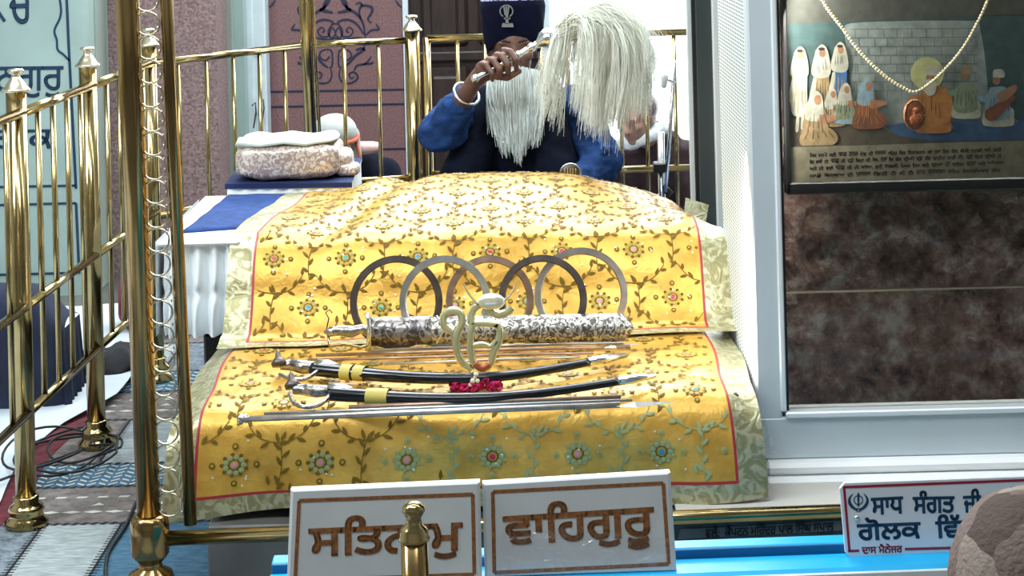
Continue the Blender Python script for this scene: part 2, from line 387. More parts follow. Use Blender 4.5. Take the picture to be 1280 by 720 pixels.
def bez(p, n=10):       # Catmull-Rom through 2d/3d points
    P = [Vector(q) for q in p]; out = []
    for i in range(len(P) - 1):
        a = P[max(i - 1, 0)]; b = P[i]; c = P[i + 1]; d = P[min(i + 2, len(P) - 1)]
        for k in range(n):
            t = k / n; out.append(.5 * ((2 * b) + (c - a) * t + (2 * a - 5 * b + 4 * c - d) * t * t + (3 * b - a - 3 * c + d) * t ** 3))
    out.append(P[-1]); return out
def interp(x, tab):
    if x <= tab[0][0]: return tab[0][1]
    for (a, b), (c, d) in zip(tab, tab[1:]):
        if x <= c: return b + (d - b) * (x - a) / (c - a)
    return tab[-1][1]
def sstep(a, b, x): t = min(1, max(0, (x - a) / (b - a))); return t * t * (3 - 2 * t)

# ================================================================== SETTING
mb = MB(); mb.box((-4, -.8, -.1), (4, 8.2, 0), 'marble_grey'); struct(mb.build('floor', origin=(0, 0, 0)))
mb = MB(); mb.box((-4, -.8, 3.2), (4, 8.2, 3.3), 'ceil'); struct(mb.build('ceiling', origin=(0, 4, 3.2)))
mb = MB(); mb.box((3.9, -.8, 0), (4, 8.2, 3.2), 'wall'); struct(mb.build('wall_right'))
mb = MB(); mb.box((-4, -.8, 0), (-3.9, 8.2, 3.2), 'wall'); struct(mb.build('wall_left'))
mb = MB(); mb.box((-4, -.9, 0), (4, -.8, 3.2), 'wall'); struct(mb.build('wall_front'))
YB = 7.6
xo0, xo1 = W(683, 100, YB).x, 1.75
mb = MB()
mb.box((-1.6, YB + .02, 0), (W(512, 100, YB).x, YB + .17, 3.2), 'wall')
mb.box((W(512, 100, YB).x, YB + .02, 2.25), (xo0 + .02, YB + .17, 3.2), 'wall'); mb.box((xo0, YB + .02, 2.4), (xo1, YB + .17, 3.2), 'wall')
mb.box((xo1, YB + .02, 0), (4, YB + .17, 3.2), 'wall'); struct(mb.build('wall_back'))
# daylight opening frame
mb = MB(); mb.box((xo0 - .03, YB - .02, 0), (xo0 + .02, YB + .12, 2.4), 'white_door', .004); mb.box((xo1 - .02, YB - .02, 0), (xo1 + .03, YB + .12, 2.4), 'white_door', .004)
mb.box((xo0 - .03, YB - .02, 2.38), (xo1 + .03, YB + .12, 2.45), 'white_door', .004)
p0, p1 = W(778, 20, YB), W(789, 20, YB); mb.box((p0.x, YB + .03, W(780, 44, YB).z), (p1.x, YB + .08, 2.4), 'white_door', .003)
mb.box((xo0, YB + .02, W(780, 44, YB).z - .02), (p1.x + .0, YB + .09, W(780, 44, YB).z), 'white_door', .002)
struct(mb.build('window_1'))
# left inscribed marble wall
YL = 6.7
xl = W(104, 150, YL).x
mb = MB(); mb.box((-3.9, YL, 0), (xl, YL + .1, 3.2), 'green_marble'); mb.box((xl, YL + .0, 0), (xl + .02, YL + .9, 3.2), 'green_marble')
PL = Plane((0, YL, 0), (1, YL, 0)); nn = (0, -1, 0)
def PLp(l, off=.002): return [PL(x, y, off) for x, y in l]
mb.ribbon(PLp([(82, -30), (86, 60), (95, 236)]), .010, 'ink', nn)
mb.ribbon(PLp([(-60, 235), (95, 232)]), .009, 'ink', nn); mb.ribbon(PLp([(-60, 258), (95, 254)]), .009, 'ink', nn)
mb.ribbon(PLp([(95, 254), (99, 342)]), .010, 'ink', nn); mb.ribbon(PLp([(-60, 345), (99, 341)]), .009, 'ink', nn)
mb.ribbon(PLp([(q.x, q.y) for q in bez([(71, -20), (76, 8), (75, 22), (68, 38), (71, 50), (72, 62), (79, 68), (87, 76)])]), .008, 'ink', nn)
for body, (x0, x1, yt, yb) in (("ਚ", (11, 40, -12, 30)), ("ਨ", (-2, 20, 84, 110)), ("ਨਗੁਰੁ", (-6, 79, 84, 122)), ("ਤ ਕ", (-4, 66, 163, 186))):
    if body == "ਨ": continue
    lettering(mb, body, PL(x0, yb), PL(x1, yb - 1), PL(x0, yt), 'ink', .002, nn, bold=.0035)
mb.ribbon(PLp([(-4, 12), (6, 27)]), .012, 'ink', nn)
struct(mb.build('wall_inscribed'))
# plaster pillar, green jamb strip, white jamb
mb = MB(); YP = 7.05; mb.box((W(126, 100, YP).x, YP, 0), (W(273, 150, YP).x, YP + .5, 3.2), 'mauve_rough'); struct(mb.build('trim_1'))
mb = MB(); mb.box((W(103, 100, 6.75).x, 6.82, 0), (W(127, 100, 6.9).x, 7.0, 3.2), 'green_wall'); struct(mb.build('trim_2'))
mb = MB(); YG = 7.3
mb.box((W(268, 100, YG).x - .1, YG, 0), (W(291, 100, YG).x, YG + .3, 3.2), 'green_wall'); mb.box((W(291, 100, YG + .06).x - .01, YG + .06, 0), (W(306, 100, YG + .06).x, YG + .3, 3.2), 'green_marble'); struct(mb.build('trim_3'))
mb = MB(); x0, x1 = W(304, 90, 7.45).x, W(333, 90, 7.45).x
mb.box((x0, 7.45, 0), (x1, 7.62, 3.0), 'white_door', .006); mb.box((x0 + .012, 7.442, .02), (x0 + .045, 7.46, 2.9), 'white_door', .004)
for k in range(6):
    q = W(319 + (k % 2) * 4, 62 + (k // 2) * 6 + 70 * (k // 4), 7.44); mb.box((q.x, 7.436, q.z), (q.x + .006, 7.446, q.z + .01), 'alu_dark')
q0, q1 = W(314, 128, 7.43), W(320, 160, 7.43)
for x, y in ((315, 132), (325, 128)): mb.tube([W(x, y, 7.43), W(x + 4, y - 4, 7.42), W(x + 5, y + 8, 7.42), W(x + 2, y + 28, 7.43)], .003, 'alu_dark', 6)
struct(mb.build('window_2'))
# mauve granite panel with navy inlay
YM = 7.56; PM = Plane((0, YM, 0), (1, YM, 0))
t = thing('granite_panel', 'mauve granite wall panel inlaid with a navy scrollwork ornament behind the rear railing', 'wall panel', (W(420, 100, YM).x, YM, 0))
mb = MB(); mb.box((W(333, 90, YM).x, YM, .0), (W(505, 90, YM).x, YM + .045, 3.0), 'mauve', .004); mb.build('slab', t)
mb = MB(); mb.box((W(505, 90, YM).x, YM - .01, .0), (W(512, 90, YM).x, YM + .045, 3.0), 'white_door', .003); mb.build('edge_strip', t)
mb = MB()
def pm(l, wd, key='navy_inlay'): mb.ribbon([PM(x, y, .0015) for x, y in l], wd, key, nn)
pm([(333, -20), (338, 117)], .007); pm([(338, 115), (506, 112)], .009); pm([(503, -20), (507, 112)], .009)
pm([(338, 134), (508, 130)], .009); pm([(508, 130), (511, 190)], .009); pm([(337, 190), (511, 186)], .009); pm([(338, 134), (339, 190)], .006)
def z6(l): return [(320 + x / 5.54, y / 5.54) for x, y in l]
def sc2(l, wd, taper=True):
    for mir in (0, 1):
        q = bez(z6(l), 6); q = [(v.x if not mir else 2 * (320 + 550 / 5.54) - v.x, v.y) for v in q]
        n = len(q); ws = [wd * (1 - .55 * abs(2 * i / (n - 1) - 1) ** 2) if taper else wd for i in range(n)]
        mb.ribbon([PM(x, y, .0015 + .0003 * mir) for x, y in q], ws, 'navy_inlay', nn)
sc2([(585, -30), (600, 20), (640, 60), (700, 100), (740, 160), (758, 260)], .012)
sc2([(600, -20), (625, 30), (630, 70)], .014)
sc2([(565, 88), (600, 82), (650, 70), (640, 60)], .014)
sc2([(560, 155), (600, 140), (650, 140), (700, 170), (748, 240)], .011)
sc2([(520, 165), (570, 170), (600, 220), (580, 262), (550, 240), (560, 205), (580, 195), (600, 250), (650, 250), (672, 215), (645, 190), (625, 215), (645, 225)], .007, False)
sc2([(725, 130), (715, 80), (735, 40), (800, 50), (800, 90), (775, 130), (800, 160)], .012)
sc2([(690, 30), (720, 20), (740, 45)], .010)
sc2([(760, 245), (800, 210), (850, 205), (830, 165)], .010)
sc2([(545, 262), (600, 275), (700, 262), (758, 275)], .009)
sc2([(755, 300), (740, 350), (690, 385), (640, 440), (600, 470)], .012)
sc2([(580, 470), (570, 430), (580, 350), (640, 350), (660, 390), (620, 420), (590, 390)], .007, False)
sc2([(680, 490), (700, 455), (760, 440), (800, 390)], .010); sc2([(740, 445), (800, 440), (805, 425)], .010)
sc2([(590, 460), (575, 520), (600, 570), (660, 575), (705, 540), (680, 500), (645, 515), (660, 545), (680, 530)], .009)
sc2([(690, 350), (730, 335), (760, 350)], .012)
sc2([(965, 0), (985, 30), (1010, 55)], .008)
mb.build('inlay', t)
# dark wood door
YD = 7.58; x0, x1 = W(512, 90, YD).x, xo0 - .03
mb = MB(); mb.box((x0, YD + .01, 0), (x1, YD + .06, 2.25), 'wood_dark')
for (za, zb) in ((.12, .72), (.80, 1.30), (1.42, 2.12)):
    for (xa, xb) in ((x0 + .05, (x0 + x1) / 2 - .02), ((x0 + x1) / 2 + .02, x1 - .05)):
        mb.box((xa, YD - .01, za), (xb, YD + .02, zb), 'wood_dark', .015); mb.box((xa + .04, YD - .022, za + .04), (xb - .04, YD + .0, zb - .04), 'wood_dark', .012)
mb.box((x0, YD - .02, .74), (x1, YD + .01, .78), 'wood_dark', .006); mb.box((x0, YD - .03, 1.33), (x1, YD + .01, 1.39), 'wood_dark', .01)
struct(mb.build('door_1'))

# patchwork carpet
def carpet_mat(name, a, b_, sc_, st=(1, 1, 1)):
    m, t_, b = nt(name); N, L = t_.nodes.new, t_.links.new
    tc = N('ShaderNodeTexCoord'); mp = N('ShaderNodeMapping'); mp.inputs['Scale'].default_value = st; L(tc.outputs['Object'], mp.inputs[0])
    n = N('ShaderNodeTexNoise'); n.inputs['Scale'].default_value = sc_; n.inputs['Detail'].default_value = 6; n.inputs['Roughness'].default_value = .7; L(mp.outputs[0], n.inputs[0])
    cr = N('ShaderNodeValToRGB'); cr.color_ramp.elements[0].position = .38; cr.color_ramp.elements[1].position = .62; cr.color_ramp.elements[0].color = (*a, 1); cr.color_ramp.elements[1].color = (*b_, 1)
    L(n.outputs[0], cr.inputs[0]); L(cr.outputs[0], b.inputs['Base Color']); b.inputs['Roughness'].default_value = .95; return m
M['c_pale'] = carpet_mat('pale_grey_blue_weave', (.20, .24, .25), (.36, .41, .42), 22, (1, 5, 1))
M['c_slate'] = carpet_mat('slate_floral_weave', (.06, .085, .11), (.20, .24, .27), 55)
M['c_blue'] = carpet_mat('denim_blue_weave', (.025, .085, .15), (.07, .17, .26), 30, (1, 4, 1))
M['c_taupe'] = carpet_mat('taupe_weave', (.10, .085, .08), (.20, .18, .17), 30)
M['c_white'] = mat('off_white_yarn', (.50, .51, .46), .95); M['c_black'] = mat('black_stitching', (.012, .014, .018), .95)
mb = MB(); xe = -1.10; cols = [-1.13, -.925, -.70, -.45]
rows = [3.0, 3.42, 3.80, 4.20, 4.465, 4.645, 5.04, 5.32, 5.55, 5.9, 6.3, 6.7]
kinds = [['c_pale', 'c_slate', 'c_pale', 'c_blue'], ['c_slate', 'c_taupe', 'c_blue', 'c_pale'], ['c_slate', 'c_pale', 'c_blue', 'c_slate'], ['c_taupe'] * 4, ['c_blue'] * 4, ['c_taupe', 'c_pale', 'c_pale', 'c_slate'],
         ['c_taupe'] * 4, ['c_blue'] * 4, ['c_pale', 'c_slate', 'c_taupe', 'c_pale'], ['c_taupe'] * 4, ['c_blue', 'c_pale', 'c_slate', 'c_blue']]
zc = .008
def cq(x0, y0, x1, y1, key, z, d=0): mb.add([(x0, y0, z), (x1, y0 + d, z), (x1, y1 + d, z), (x0, y1, z)], [(0, 1, 2, 3)], key)
bounds = [-1.3] + cols
mb.box((-1.22, 3.0, .0005), (2.0, 6.7, zc - .001), 'c_taupe')
for i in range(len(rows) - 1):
    y0, y1 = rows[i], rows[i + 1]
    xs = {3: [-1.22, 2.0], 4: [-1.22, 2.0], 6: [-1.22, 2.0], 7: [-1.22, 2.0]}.get(i, [-1.22, -1.09, -.92, -.62, 2.0])
    if i == 5: xs = [-1.22, -1.08, -.70, 2.0]
    if i == 2: xs = [-1.22, -1.105, -.925, -.60, 2.0]
    for j in range(len(xs) - 1):
        k = kinds[i][j % 4]; cq(xs[j], y0, xs[j + 1], y1, k, zc)
        if j:
            n = int((y1 - y0) / .016)
            cq(xs[j] - .003, y0, xs[j] + .003, y1, 'c_black', zc + .0008)
            for q in range(n): yy = y0 + (q + .5) * (y1 - y0) / n; cq(xs[j] - .013, yy - .002, xs[j] + .013, yy + .002, 'c_black', zc + .0008)
    for q in range(int(3.0 / .022)):
        x = -1.22 + q * .022
        mb.add([(x, y0 - .006, zc + .001), (x + .012, y0 - .010, zc + .001), (x + .024, y0 + .004, zc + .001), (x + .012, y0 + .009, zc + .001)], [(0, 1, 2, 3)], 'c_black')
    if i == 4 or i == 7:
        ny = 6
        for r_ in range(ny):
            for q in range(44):
                x = -1.2 + q * .026; y = y0 + (r_ + .7) * (y1 - y0) / (ny + .4); d = .008 if q % 2 else -.008
                mb.add([(x, y - d - .005, zc + .001), (x + .019, y + d - .004, zc + .001), (x + .019, y + d + .005, zc + .001), (x, y - d + .004, zc + .001)], [(0, 1, 2, 3)], 'c_white')
    if i in (3, 6, 9):
        for q in range(26):
            x = -1.16 + q * .05; y = y0 + .30 * (y1 - y0)
            mb.add([(x - .024, y, zc + .001), (x, y - .010, zc + .001), (x + .024, y, zc + .001), (x, y + .010, zc + .001)], [(0, 1, 2, 3)], 'c_white')
            y = y0 + .70 * (y1 - y0); mb.add([(x - .014, y - .006, zc + .001), (x + .010, y - .006, zc + .001), (x + .014, y + .006, zc + .001), (x - .010, y + .006, zc + .001)], [(0, 1, 2, 3)], 'c_white')
            if q % 3 == 0: y = y0 + .5 * (y1 - y0); mb.add([(x - .016, y - .012, zc + .001), (x + .016, y - .006, zc + .001), (x, y + .012, zc + .001)], [(0, 1, 2)], 'c_white')
tag(mb.build('patchwork_carpet', origin=(0, 4.8, 0)), 'blue and taupe patchwork carpet with black stitched seams on the floor', 'carpet')
# maroon rug edge and white sheet
mb = MB(); n = 40
for i in range(n):
    y0 = 3.0 + i * .08; y1 = y0 + .08
    def ex(y): return -1.205 + .012 * math.sin(y * 9)
    mb.add([(-2.6, y0, .011), (ex(y0), y0, .011), (ex(y1), y1, .011), (-2.6, y1, .011), (ex(y0), y0, .004), (ex(y1), y1, .004)], [(0, 1, 2, 3), (1, 4, 5, 2)], 'maroon_rug', True)
tag(mb.build('maroon_rug', origin=(-1.9, 4.6, 0)), 'maroon rug edge showing between the white floor sheet and the patchwork carpet', 'rug')
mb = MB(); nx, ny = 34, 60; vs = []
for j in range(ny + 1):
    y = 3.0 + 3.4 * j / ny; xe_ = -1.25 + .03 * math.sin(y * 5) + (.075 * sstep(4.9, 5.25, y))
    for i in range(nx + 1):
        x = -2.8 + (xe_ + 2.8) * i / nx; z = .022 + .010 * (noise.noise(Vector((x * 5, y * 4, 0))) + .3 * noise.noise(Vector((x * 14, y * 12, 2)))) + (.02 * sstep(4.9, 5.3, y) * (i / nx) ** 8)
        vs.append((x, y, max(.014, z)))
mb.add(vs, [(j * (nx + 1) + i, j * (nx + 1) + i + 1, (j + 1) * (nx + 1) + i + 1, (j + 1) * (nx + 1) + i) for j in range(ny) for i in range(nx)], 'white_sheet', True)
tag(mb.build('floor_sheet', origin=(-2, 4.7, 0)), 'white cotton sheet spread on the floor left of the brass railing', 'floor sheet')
# navy covered bench behind the railing
t = thing('covered_bench', 'low bench under a dark navy cloth behind the left railing', 'bench', (-1.75, 5.6, .01))
mb = MB(); vs = []; nx, ny = 60, 46
prof = [(0, -.005), (.0, .12), (.005, .24), (.022, .295), (.06, .315), (.10, .31), (.14, .28)]
pr = bez([(a, b, 0) for a, b in prof], 6)
for p in pr:
    for i in range(nx + 1):
        x = -2.8 + 1.52 * i / nx; e = sstep(-1.40, -1.285, x); dz = p.y * (1 - .0 * e)
        z = p.y if p.y < .02 else p.y * (1 - .25 * e ** 2) + .012 * noise.noise(Vector((x * 7, p.x * 6, 1)))
        y = 5.12 + p.x * 1.4 + .018 * math.sin(x * 40 + 2 * math.sin(x * 9)) * (1 - sstep(.2, .34, p.y)) * .8
        vs.append((x, y, z + .03))
mb.add(vs, [(j * (nx + 1) + i, j * (nx + 1) + i + 1, (j + 1) * (nx + 1) + i + 1, (j + 1) * (nx + 1) + i) for j in range(len(pr) - 1) for i in range(nx)], 'navy', True)
vs2 = []   # right-hand side drop
for j in range(12):
    for i in range(20):
        y = 5.12 + .20 * i / 19; z = .03 + .21 * j / 11; vs2.append((-1.28 + .02 * math.sin(i * 1.7) * (1 - j / 11), y, z))
mb.add(vs2, [(j * 20 + i, j * 20 + i + 1, (j + 1) * 20 + i + 1, (j + 1) * 20 + i) for j in range(11) for i in range(19)], 'navy', True)
mb.build('navy_cover', t)
mb = MB(); mb.box((-2.7, 5.17, .03), (-1.32, 5.30, .24), 'wood_dark', .01); mb.build('bench_body', t)

# ================================================================== LEFT AND REAR RAILINGS
def finial_post(t, x, y, h, r=.0235, base=True):
    mb = MB(); mb.tube([(x, y, .0 if base else .3), (x, y, h)], r, 'brass', 20)
    return mb
def post_parts(t, x, y, h, r=.0235, base=True):
    mb = MB(); mb.tube([(x, y, .012), (x, y, h)], r, 'brass', 20); mb.build('post', t)
    mb = MB(); mb.lathe((x, y, h - .002), [(r, 0), (r + .009, .001), (r + .010, .004), (r + .007, .008), (r + .002, .012), (r * .92, .019), (r * .62, .028), (r * .42, .034), (r * .40, .041), (r * .75, .044), (r * .82, .048), (r * .7, .052), (.001, .054)], 'brass_bright'); mb.build('finial', t)
    if base:
        mb = MB(); mb.lathe((x, y, .008), [(r + .025, 0), (r + .026, .012), (r + .016, .02), (r + .013, .032), (r + .018, .038), (r + .013, .046), (r + .004, .054), (r + .006, .066), (r, .07)], 'brass'); mb.build('post_base', t)
PS = [(-1.165, 3.60), (-1.143, 4.20), (-1.118, 4.80), (-1.087, 5.45)]
t = thing('brass_railing', 'brass balustrade with two finial posts running along the left of the carpet', 'railing', (-1.15, 4.5, 0))
H_, HM, HB, HF = .950, .508, .266, 1.000
for x, y in PS[:3]: post_parts(t, x, y, HF)
for (za, nm, r_) in ((H_, 'top_rail', .0120), (HM, 'middle_rail', .0105), (HB, 'bottom_rail', .0105)):
    mb = MB()
    for a, b in zip(PS, PS[1:]): mb.tube([(a[0] + .012, a[1], za), (b[0] + .012, b[1], za)], r_, 'brass', 14)
    mb.build(nm, t)
for a, b in zip(PS, PS[1:]):
    for k in range(1, 5):
        x, y = a[0] + (b[0] - a[0]) * k / 5, a[1] + (b[1] - a[1]) * k / 5; mb = MB(); mb.tube([(x + .012, y, H_), (x + .012, y, HB)], .0072, 'brass', 10); mb.build('baluster', t)
# rear railing
p3 = PS[3]
t = thing('rear_brass_railing', 'brass railing crossing behind the bed from the left corner post to the gate post', 'railing', (-.8, 5.9, 0))
post_parts(t, p3[0], p3[1], HF)
A = Vector((p3[0], p3[1], 0)); Bp = W(386, 57, 6.02); B_ = Vector((Bp.x, 6.02, 0)); Cq = W(515, 50, 6.1); Cq = Vector((Cq.x, 6.1, 0))
def rails(t, A, B, hs, n, rr=.0115, br=.0068, k0=1, k1=None):
    for nm, z in hs:
        mb = MB(); mb.tube([(A.x, A.y, z), (B.x, B.y, z)], rr, 'brass', 14); mb.build(nm, t)
    for k in range(k0, k1 or n):
        p = A.lerp(B, k / n); mb = MB(); mb.tube([(p.x, p.y, hs[0][1]), (p.x, p.y, hs[-1][1])], br, 'brass', 10); mb.build('baluster', t)
hr = HC - ab(450, 53)[1] * 6.06 / F
rails(t, A, B_, (('top_rail', hr), ('middle_rail', .49), ('bottom_rail', HB)), 6)
rails(t, B_, Cq, (('top_rail', hr), ('middle_rail', .49), ('bottom_rail', HB)), 3)
post_parts(t, Cq.x, Cq.y, HC - ab(515, 38)[1] * 6.1 / F, .025)
# gate
t = thing('brass_gate', 'brass railing gate standing behind the seated man and the white whisk', 'gate', (.2, 6.12, 0))
G0 = W(533, 50, 6.12); G1 = W(905, 43, 6.12); G0 = Vector((G0.x, 6.12, 0)); G1 = Vector((G1.x, 6.12, 0))
mb = MB()
for q in (G0,): mb.tube([(q.x, q.y, .05), (q.x, q.y, hr + .006)], .013, 'brass', 14)
mb.build('gate_stile', t)
for nm, z in (('top_rail', hr + .003), ('middle_rail', HC - ab(815, 211)[1] * 6.12 / F), ('bottom_rail', .1)):
    mb = MB(); mb.tube([(G0.x, G0.y, z), (G1.x, G1.y, z)], .012, 'brass', 14); mb.build(nm, t)
for px in (573, 608, 643, 678, 711, 744, 776, 808, 844, 878):
    q = W(px, 120, 6.12); mb = MB(); mb.tube([(q.x, 6.12, hr), (q.x, 6.12, .1)], .0068, 'brass', 10); mb.build('baluster', t)

# ================================================================== CANOPY COLUMNS
t = thing('canopy_column', 'tall brass canopy column with stacked rings at the front left of the bed', 'column', W(188, 655, 3.6) - Vector((0, 0, HC - ab(188, 655)[1] * 3.6 / F)))
YC = 3.6
def cw(px, py): return W(px, py, YC)
def line_at(py, x0, x1): return x0 + (x1 - x0) * py / 640
def up(pa, pb, zt):                      # extend the line through two points to height zt
    d = (pa - pb); return pb + d * ((zt - pb.z) / d.z)
pb = cw(187, 660); pa = cw(159, 0); mb = MB(); mb.tube([pb, up(pa, pb, 2.3)], .0235, 'brass_column', 24); mb.build('main_tube', t)
qb = cw(238, 655); qa = cw(208, 0); mb = MB(); mb.tube([qb, up(qa, qb, 2.3)], .0130, 'brass_column', 16); mb.build('slim_tube', t)
nR = 28; ctop = up(cw(184, 0), cw(213, 640), 1.75); cbot = cw(212, 630); dist = (ctop - cbot).length; n = int(dist / .0455)
ring = None
for k in range(n):
    c = cbot.lerp(ctop, k / (n - 1))
    if ring is None:
        mb = MB(); pts = [(c.x + .0232 * math.cos(a), c.y - .004, c.z + .0228 * math.sin(a)) for a in [2 * math.pi * i / 28 for i in range(29)]]
        mb.tube(pts, .0019, 'brass_bright', 6, cap=False); ring = mb.build('ring', t); rc = c
    else:
        o = ring.copy(); C.objects.link(o); o.parent = t; o.location = c - rc
mb = MB()
for (xa, xb, s_) in ((171, 201, 1), (196, 228, -1)):
    a0 = up(cw(xa, 0), cw(xb, 640), 1.75); b0 = cw(xb, 640); m_ = int((a0 - b0).length / .0228)
    for i in range(m_): q = b0.lerp(a0, i / m_); mb.ell(q + Vector((0, -.004, 0)), (.0017, .0022, .0040 + .003 * (i % 2)), 'brass_bright', nu=6, nv=4)
mb.build('beaded_edge', t)
mb = MB(); bz = cw(187, 655); fx = bz.x
mb.lathe((bz.x, YC, 0), [(.06, .008), (.062, .02), (.05, .03), (.03, .045), (.02, .058), (.026, .07), (.042, .085), (.046, .10), (.042, .112), (.024, .122), (.022, .132), (.030, .140), (.037, .150), (.038, .19), (.038, .210), (.033, .222), (.025, .226)], 'brass_column')
mb.build('turned_base', t)
t = thing('rear_canopy_column', 'plain tall brass canopy column standing at the rear railing left of the man', 'column', (W(385, 100, 5.85).x, 5.85, 0))
pb = W(389, 175, 5.85); pa = W(381, 0, 5.85); mb = MB(); mb.tube([up(pa, pb, .05), up(pa, pb, 2.3)], .0195, 'brass', 20); mb.build('main_tube', t)
pb = W(400, 175, 5.85); pa = W(391, 0, 5.85); mb = MB(); mb.tube([up(pa, pb, .05), up(pa, pb, 2.3)], .0050, 'brass', 10); mb.build('slim_tube', t)
mb = MB(); q = up(pa, pb, .0); mb.lathe((q.x - .02, 5.85, 0), [(.055, 0), (.055, .02), (.035, .03), (.03, .06)], 'brass'); mb.build('turned_base', t)

# front rail, in front of the bed, and its plinth
t = thing('front_brass_rail', 'horizontal brass rail running across the front below the yellow cloth', 'rail', (0.1, 3.62, 0))
a = W(205, 673, 3.60); b = W(1052, 639, 3.70); d = (b - a); b2 = a + d * 1.6
mb = MB(); mb.tube([a, b2], .0145, 'brass', 20); mb.build('tube', t)
for k in (.42, .8, 1.0):
    q = a.lerp(b2, k); mb = MB(); mb.tube([(q.x, q.y, 0), (q.x, q.y, q.z - .01)], .012, 'brass', 14); mb.build('bracket', t)
PXL = -.645
t = thing('marble_plinth', 'low dark marble plinth with an engraved front edge under the bed and the display case', 'plinth', (.4, 4.2, 0))
mb = MB(); mb.box((PXL, 3.70, .0095), (-.3, 5.2, .165), 'marble_grey', .004); mb.box((-.3, 3.70, .0095), (2.4, 5.2, .165), 'marble_dark', .004); mb.build('block', t)
mb = MB(); mb.box((.3, 3.69, .165), (2.4, 5.2, .172), 'wall', .002); mb.build('ledge', t)
PE = Plane((0, 3.697, 0), (1, 3.697, 0)); mb = MB(); mb.slab([PE(847, 674), PE(1052, 663), PE(1051, 651), PE(850, 662)], .003, 'marble_grey', (0, -1, 0))
lettering(mb, "ਵਲੋਂ:  ਕੈਪਟਨ ਮਿਹੰਦਰ ਪਾਲ ਿਸੰਘ ਸਪਾਲ", PE(882, 672), PE(1042, 663), PE(882, 658), 'black', .001, nn, bold=.001)
mb.build('engraved_strip', t)

# ================================================================== BED AND CLOTHS
t = thing('low_bed_platform', 'low platform bed hidden under the yellow embroidered cloth', 'platform', (-.1, 4.1, .165))
mb = MB(); mb.box((-.64, 3.80, .175), (.45, 4.42, .375), 'wood_dark', .01); mb.build('platform_body', t)
t = thing('scripture_table', 'draped table carrying the covered bundle at the back of the bed', 'table', (-.2, 4.75, .17))
mb = MB(); mb.box((-.775, 4.46, .172), (.40, 5.08, .372), 'black', .005); mb.box((-.86, 4.50, .385), (-.62, 5.05, .585), 'wood_dark', .005); mb.box((-.62, 4.50, .385), (.40, 5.0, .50), 'wood_dark', .005); mb.build('table_body', t)

